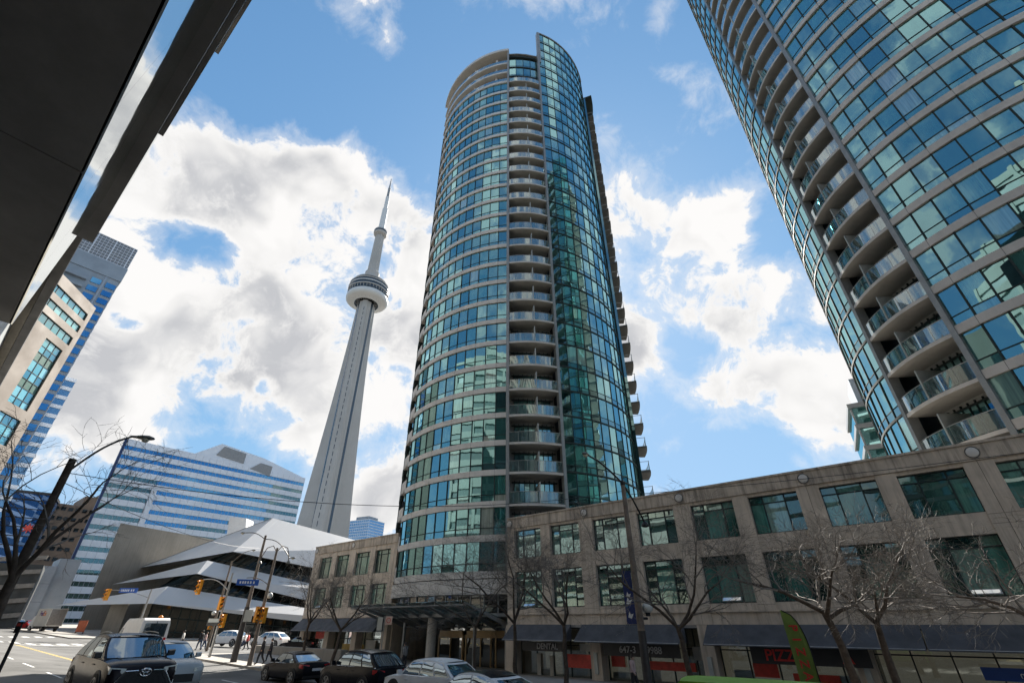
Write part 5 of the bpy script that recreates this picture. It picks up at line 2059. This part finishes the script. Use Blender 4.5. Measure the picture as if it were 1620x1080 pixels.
        MB().hull([(mx.x + .10, mx.y + sg * .04, mx.z + .02), (mx.x + .10, mx.y + sg * .24, mx.z + .04), (mx.x + .10, mx.y + sg * .24, mx.z + .16), (mx.x + .10, mx.y + sg * .06, mx.z + .15)],
                  [(mx.x - .02, mx.y + sg * .03, mx.z - .0), (mx.x - .04, mx.y + sg * .27, mx.z + .02), (mx.x - .04, mx.y + sg * .27, mx.z + .19), (mx.x - .02, mx.y + sg * .05, mx.z + .18)]).build('mirror', blackm if front == 'grille' else pm, C)
        for a in (.36, .62):
            if detail > 1 and typ != 'van':
                MB().tube([(X(a) + .11, sg * (hw * .985), zb * .86), (X(a) - .11, sg * (hw * .985), zb * .86)], .018, 6).build('door_handle', pm, C)
    MB().box(-L / 2 - .012, -L / 2 + .05, -.26, .26, .52 * k + .1, .64 * k + .1).build('licence_plate', letw, C)
    MB().box(-L / 2 - .004, -L / 2 + .2, -hw * .80, hw * .80, .30, .42).build('rear_bumper', blackm, C)
    if front == 'grille':
        gx = L / 2 + .004
        tz, bz = zf - .05, .36
        out = [(-.50, tz), (.50, tz), (.80, bz + .06), (.66, bz), (-.66, bz), (-.80, bz + .06)]
        MB().hull([(gx - .12, y, z) for y, z in out], [(gx + .015, y, z) for y, z in out]).build('grille', blackm, C)
        gm = MB()
        for i in range(7):
            z = lerp(bz + .05, tz - .05, i / 6)
            wd = lerp(.74, .48, i / 6)
            pts2 = [(gx + .02, lerp(-wd, wd, j / 16), z + (.022 if j % 2 else -.022)) for j in range(17)]
            gm.tube(pts2, .009, 4)
        stuffed(gm.build('grille_mesh', darkm, C))
        MB().tube([(gx + .02, -.80, bz + .06), (gx + .03, -.52, tz + .01), (gx + .05, -.2, tz + .015)], .018, 6).build('grille_trim', chrome, C)
        MB().tube([(gx + .02, .80, bz + .06), (gx + .03, .52, tz + .01), (gx + .05, .2, tz + .015)], .018, 6).build('grille_trim', chrome, C)
        em = MB()
        for (ry, rz_, cz) in ((.145, .098, 0), (.05, .09, 0), (.10, .04, .035)):
            em.tube([(gx + .055, ry * math.cos(2 * math.pi * j / 24), tz - .03 + cz + rz_ * math.sin(2 * math.pi * j / 24)) for j in range(25)], .011, 5)
        em.build('emblem', chrome, C)
        for sg in (-1, 1):
            MB().hull([(gx - .10, sg * .72, .50), (gx - .16, sg * .88, .52), (gx - .16, sg * .88, .40), (gx - .10, sg * .78, .38)], [(gx - .02, sg * .72, .50), (gx - .10, sg * .885, .52), (gx - .10, sg * .885, .40), (gx - .02, sg * .78, .38)]).build('fog_light', headl, C)
            MB().tube([tuple(Rf(s) + Vector((0, -.10, .0)) * 0 + Vector((0, 0, .0))) if False else (Rf(s).x, sg * (Rf(s).y - .06), Rf(s).z + (.075 if .05 < s < .95 else .01)) for s in (.08, .12, .3, .5, .7, .88, .93)], .02, 6).build('roof_rail', steel, C, smooth=50)
            MB().tube([(X(.06), sg * .45, (zf + .13)), (X(.15), sg * .50, 1.055 * k), (X(.24), sg * .56, 1.10 * k)], .018, 5).build('hood_crease', pm, C)
        MB().tube([Wn(-.2, .05, 0, .02), Wn(.3, .06, 0, .03), Wn(.75, .10, 0, .03)], .012, 4).build('wiper', blackm, C)
    elif detail > 0:
        MB().box(L / 2 - .05, L / 2 + .004, -hw * .55, hw * .55, .36, zf - .16).build('grille', blackm, C)
    return C


DEG = math.degrees(math.atan2(.6428, -.766))
AW, TW = math.radians(140), math.radians(-40)
pblack = paint('paint_black', (.012, .012, .016), .35, .22)
pplum = paint('paint_dark_plum', (.014, .011, .014), .4, .22)
pwhite = paint('paint_white', (.80, .80, .80), .0, .3)
psilver = paint('paint_silver', (.42, .44, .45), .55, .3)
pred = paint('paint_red', (.45, .03, .03), .2, .3)
plime = M('paint_lime', (.17, .36, .012), .5, 0, var=.06, scale=2)


def gz3(x, y):
    return (x, y, G(x, y) + .006)


car('parked_car', 'dark SUV facing the camera with roof rails and chrome emblem', (-13.0, 18.8, G(-13.0, 18.8) - .03), TW, 4.95, 1.93, 1.73, pplum, 'suv', group='cars on the street', front='grille')
car('parked_car', 'silver car half hidden behind the dark SUV', gz3(-14.3, 23.0), TW, 4.6, 1.84, 1.66, psilver, 'cross', group='cars on the street')
car('parked_car', 'black sedan seen from behind with red tail lights and plate', gz3(-12.1, 31.7), AW, 4.64, 1.78, 1.43, pblack, 'sedan', group='cars on the street')
car('parked_car', 'black SUV parked between the black sedan and the white crossover', gz3(-7.15, 27.55), AW, 4.8, 1.94, 1.74, pblack, 'suv', group='cars on the street')
car('parked_car', 'white crossover parked behind the black SUV', gz3(-3.25, 24.0), AW, 4.5, 1.82, 1.56, pwhite, 'suv', group='cars on the street')
car('parked_car', 'white car with dark roof cut by the bottom edge', gz3(-.85, 18.0), AW, 4.7, 1.86, 1.50, pwhite, 'cross', group='cars on the street', roofm_=pblack)
car('parked_car', 'lime green van showing only its roof at the bottom edge', gz3(5.4, 13.7), AW, 4.3, 1.80, 1.62, plime, 'van', cat='van', group='cars on the street', roofm_=plime)
for (u, v, lab, pmat) in ((358, 1023, 'white SUV standing before the hall behind the signal poles', pwhite), (424, 1025, 'second white SUV before the hall, next to the podium corner', pwhite)):
    p = gpt(u, v)
    car('parked_car', lab, (p.x, p.y, p.z + KH + .006), math.radians(168), 4.7, 1.88, 1.68, pmat, 'suv', group='cars on the street', detail=1)
p = gpt(470, 1032)
car('parked_car', 'dark car mostly hidden behind the tree by the podium corner', (p.x, p.y, p.z + KH), math.radians(175), 4.5, 1.8, 1.45, pblack, 'sedan', group='cars on the street', detail=1)
for (u, v, lab, pmat, tp) in ((44, 995, 'red car far down the street beside the delivery truck', pred, 'sedan'), (52, 992, 'second red car far down the street behind the first', pred, 'cross'),
                              (26, 992, 'silver car far down the street near the picture edge', psilver, 'sedan'), (8, 990, 'dark red car far down the street at the picture edge', pred, 'suv')):
    p = gpt(u, v)
    car('parked_car', lab, (p.x, p.y, p.z), TW + .2, 4.5, 1.8, 1.5, pmat, tp, group='cars on the street', detail=0)

# white high-roof van seen from behind
x_, y_ = -28.4, 42.0
VN = thing('white_van', 'white high-roof van seen from behind over the silver car', 'van', gz3(x_, y_), AW)
pro = [(2.7, .35), (2.75, .95), (2.45, 1.25), (1.75, 2.2), (1.3, 2.62), (.9, 2.72), (-2.5, 2.74), (-2.72, 2.6), (-2.78, 1.0), (-2.76, .35)]
pro = [(x, z) for x, z in pro]
m = MB()
for y, sx in ((-.98, .96), (-.90, 1.0), (.90, 1.0), (.98, .96)):
    for x, z in pro:
        zz = z if abs(y) < .95 or z < 2.0 else z - .16
        m.v.append((x * (1 if abs(y) < .95 else .995), y if z < 2.2 else y * .93, zz))
n_ = len(pro)
for i in range(3):
    for j in range(n_):
        m.f.append([i * n_ + j, i * n_ + (j + 1) % n_, (i + 1) * n_ + (j + 1) % n_, (i + 1) * n_ + j])
m.f.append(list(range(n_))[::-1])
m.f.append([3 * n_ + j for j in range(n_)])
m.mi = [0] * len(m.f)
m.r = [0.] * len(m.f)
m.build('body', pwhite, VN, smooth=35)
MB().box(-2.80, -2.765, -.72, .72, 1.55, 2.40).build('rear_window', carglass, VN)
MB().box(-2.795, -2.76, -.012, .012, .5, 2.55).build('door_seam', blackm, VN)
for sg in (-1, 1):
    MB().box(-2.80, -2.7, sg * .80 - .08, sg * .80 + .08, 1.05, 1.5).build('tail_light', taill, VN)
    MB().hull([(1.2, sg * .965, 1.35), (2.05, sg * .965, 1.35), (1.55, sg * .925, 2.1), (1.2, sg * .925, 2.1)], [(1.2, sg * .995, 1.35), (2.05, sg * .995, 1.35), (1.55, sg * .945, 2.1), (1.2, sg * .945, 2.1)]).build('side_window', carglass, VN)
    for x in (1.75, -1.75):
        ax = Matrix.Translation((x, sg * .88, .36)) @ Matrix.Rotation(math.radians(-90 * sg), 4, 'X')
        w = MB().lathe([(.22, -.06), (.35, -.07), (.36, .0), (.36, .09), (.34, .125), (.24, .13)], 20, ax).build('wheel', rubber, VN, smooth=40)
        MB().lathe([(.24, .12), (.001, .10)], 16, ax).build('rim', alloy, w, smooth=40)
    MB().box(1.9, 2.0, sg * 1.02, sg * 1.02 + sg * .2, 1.35, 1.7).build('mirror', blackm, VN)
MB().box(-2.82, -2.6, -.9, .9, .35, .52).build('rear_bumper', blackm, VN)
MB().lathe([(.16, 0), (.15, .1), (.08, .16), (.001, .17)], 12).build('roof_beacon', amber, VN, (-2.3, -.25, 2.75), smooth=50)

# delivery truck
p = gpt(66, 999)
DT = thing('delivery_truck', 'white box delivery truck with coloured lettering on the far street', 'truck', (p.x, p.y, p.z), math.radians(152))
MB().box(-3.2, 1.6, -1.2, 1.2, .85, 3.5).build('cargo_box', M('truck_white', (.62, .60, .55), .5, var=.05), DT)
MB().hull([(1.65, -1.05, .6), (3.3, -1.05, .6), (3.3, -1.05, 1.35), (2.7, -.98, 2.4), (1.65, -.98, 2.45)], [(1.65, 1.05, .6), (3.3, 1.05, .6), (3.3, 1.05, 1.35), (2.7, .98, 2.4), (1.65, .98, 2.45)]).build('cab', pwhite, DT)
MB().box(-3.2, 3.2, -.9, .9, .5, .84).build('chassis', darkm, DT)
MB().hull([(2.75, -.9, 2.33), (3.29, -.9, 1.42), (3.29, .9, 1.42), (2.75, .9, 2.33)], [(2.79, -.9, 2.35), (3.33, -.9, 1.44), (3.33, .9, 1.44), (2.79, .9, 2.35)]).build('windshield', carglass, DT)
for x in (2.4, -1.9):
    for sg in (-1, 1):
        ax = Matrix.Translation((x, sg * .98, .46)) @ Matrix.Rotation(math.radians(-90 * sg), 4, 'X')
        w = MB().lathe([(.25, -.1), (.45, -.1), (.46, .0), (.45, .13), (.28, .14)], 18, ax).build('wheel', rubber, DT, smooth=40)
        MB().lathe([(.28, .13), (.001, .08)], 14, ax).build('rim', steel, w, smooth=40)
purp = M('purple_letters', (.10, .02, .22), .5)
orng = M('orange_letters', (.75, .18, .02), .5)
for sg in (-1, 1):
    rz_ = 0 if sg < 0 else math.pi
    for body, mt, x in (('Fed', purp, -.55), ('Ex', orng, .55)):
        obj('lettering', text_mesh(body, 1.0, mt, .01, .012), DT, (-.8 + (x if sg < 0 else -x), sg * 1.215, 2.75), rot=(math.pi / 2, 0, rz_))
MB().box(-3.23, -3.205, -1.1, 1.1, 1.0, 3.4).build('rear_door', steel, DT)


# ================================================================== PEOPLE
def person(label, p, rz, h, top, legs, hairm=hair, stride=.22, bag=None):
    s = h / 1.75
    a = stride
    J = {'pel': (0, 0, .95), 'wa': (.01, 0, 1.12), 'ch': (.02, 0, 1.36), 'nk': (.03, 0, 1.50), 'hd': (.05, 0, 1.60), 'tp': (.05, 0, 1.72),
         'lh': (0, .10, .92), 'lk': (a * .75, .11, .52), 'la': (a * .9, .11, .10), 'lt': (a * .9 + .17, .12, .045),
         'rh': (0, -.10, .92), 'rk': (-a * .25, -.11, .50), 'ra': (-a * 1.3, -.11, .13), 'rt': (-a * 1.3 + .16, -.12, .045),
         'ls': (.02, .19, 1.42), 'le': (-.10, .26, 1.14), 'lw': (.02, .27, .90), 'lf': (.05, .265, .80),
         'rs': (.02, -.19, 1.42), 're': (.02, -.27, 1.13), 'rw': (.16, -.26, .92), 'rf': (.21, -.25, .83)}
    E = [('pel', 'wa'), ('wa', 'ch'), ('ch', 'nk'), ('nk', 'hd'), ('hd', 'tp'), ('pel', 'lh'), ('lh', 'lk'), ('lk', 'la'), ('la', 'lt'), ('pel', 'rh'), ('rh', 'rk'), ('rk', 'ra'), ('ra', 'rt'),
         ('ch', 'ls'), ('ls', 'le'), ('le', 'lw'), ('lw', 'lf'), ('ch', 'rs'), ('rs', 're'), ('re', 'rw'), ('rw', 'rf')]
    Rr = {'pel': .145, 'wa': .135, 'ch': .15, 'nk': .06, 'hd': .085, 'tp': .075, 'lh': .10, 'rh': .10, 'lk': .065, 'rk': .065, 'la': .045, 'ra': .045, 'lt': .04, 'rt': .04,
          'ls': .075, 'rs': .075, 'le': .052, 're': .052, 'lw': .036, 'rw': .036, 'lf': .032, 'rf': .032}
    ks = list(J)
    me = bpy.data.meshes.new('body')
    me.from_pydata([tuple(c * s for c in J[k]) for k in ks], [(ks.index(x), ks.index(y)) for x, y in E], [])
    T = thing('person', label, 'person', p, rz, 'people walking near the crossing')
    o = obj('body', me, T)
    sk_ = o.modifiers.new('skin', 'SKIN')
    dat = me.skin_vertices[0].data
    for i, k in enumerate(ks):
        dat[i].radius = (Rr[k] * s * 1.3, Rr[k] * s * 1.3)
        dat[i].use_root = (k == 'pel')
    o.modifiers.new('sub', 'SUBSURF').levels = 1
    bpy.context.view_layer.update()
    dg = bpy.context.evaluated_depsgraph_get()
    m2 = bpy.data.meshes.new_from_object(o.evaluated_get(dg))
    o.modifiers.clear()
    o.data = m2
    m2.name = 'body'
    m2.materials.clear()
    for mt in (top, legs, skin, blackm, hairm):
        m2.materials.append(mt)
    for po in m2.polygons:
        c = po.center / s
        po.use_smooth = True
        ya = abs(c.y)
        if c.z < .10:
            po.material_index = 3
        elif c.z < .93 and ya < .21:
            po.material_index = 1
        elif c.z > 1.49:
            po.material_index = 4 if (c.z > 1.66 or c.x < .01) else 2
        elif c.z < .90 and ya >= .21:
            po.material_index = 2
        else:
            po.material_index = 0
    MB().lathe([(.002, .115 * s), (.075 * s, .085 * s), (.102 * s, .02 * s), (.098 * s, -.05 * s), (.07 * s, -.10 * s)], 14, Matrix.Translation((.03 * s, 0, 1.665 * s)), a0=math.radians(70), a1=math.radians(290)).build('hair', hairm, T, smooth=60)
    if bag:
        MB().hull([(-.06, .28, .55 * s), (.18, .28, .55 * s), (.18, .28, .85 * s), (-.06, .28, .85 * s)], [(-.06, .36, .55 * s), (.18, .36, .55 * s), (.18, .36, .85 * s), (-.06, .36, .85 * s)]).build('bag', bag, T)
    return T


cwhite = M('cloth_white', (.68, .66, .62), .9, var=.08, scale=8)
cdark = M('cloth_dark', (.025, .026, .032), .9, var=.15, scale=8)
cjean = M('cloth_denim', (.06, .09, .16), .9, var=.15, scale=10)
cred = M('cloth_red', (.55, .07, .06), .9, var=.1, scale=8)
cgrey = M('cloth_grey', (.22, .21, .20), .9, var=.12, scale=8)
cpink = M('cloth_pink', (.55, .40, .38), .9, var=.1, scale=8)


def walker(label, u, v, rz, h, top, legs, kb=0., **k):
    p = gpt(u, v, kb)
    return person(label, (p.x, p.y, p.z + kb + .008), math.radians(rz), h, top, legs, **k)


walker('person in a white top and dark trousers walking towards the crossing', 284, 1026, 200, 1.72, cwhite, cdark)
walker('person in a dark jacket and jeans, outermost of the waiting group', 313, 1028, 160, 1.80, cdark, cjean)
walker('person in a pink top and jeans within the group by the far lamp', 320, 1027.5, 20, 1.70, cpink, cjean)
walker('person in black standing between the group and the white SUV', 331, 1027, 60, 1.68, cdark, cdark)
walker('person in a red jacket walking behind the corner lamp post', 388, 1028, 190, 1.74, cred, cdark)
walker('person in a pale top just behind the red jacket', 383, 1026, 10, 1.70, cwhite, cjean)
walker('person in a long black coat on the corner by the black sedan', 410, 1051, 195, 1.76, cdark, cdark, KH)
walker('shorter person in black beside the one in the black coat', 424, 1047, 200, 1.60, cdark, cdark, KH, bag=cdark)
p = on_n(644, 27.5)
person('person in a grey coat at the tower entrance', (p.x, p.y, G(p.x, p.y) + KH), math.radians(150), 1.74, cgrey, cdark, stride=.1)
p = on_n(1016, 26.5)
person('person in a pink top passing the shop behind the concrete lamp post', (p.x - .6, p.y + .5, G(p.x, p.y) + KH), math.radians(-30), 1.66, cpink, cdark, stride=.18)
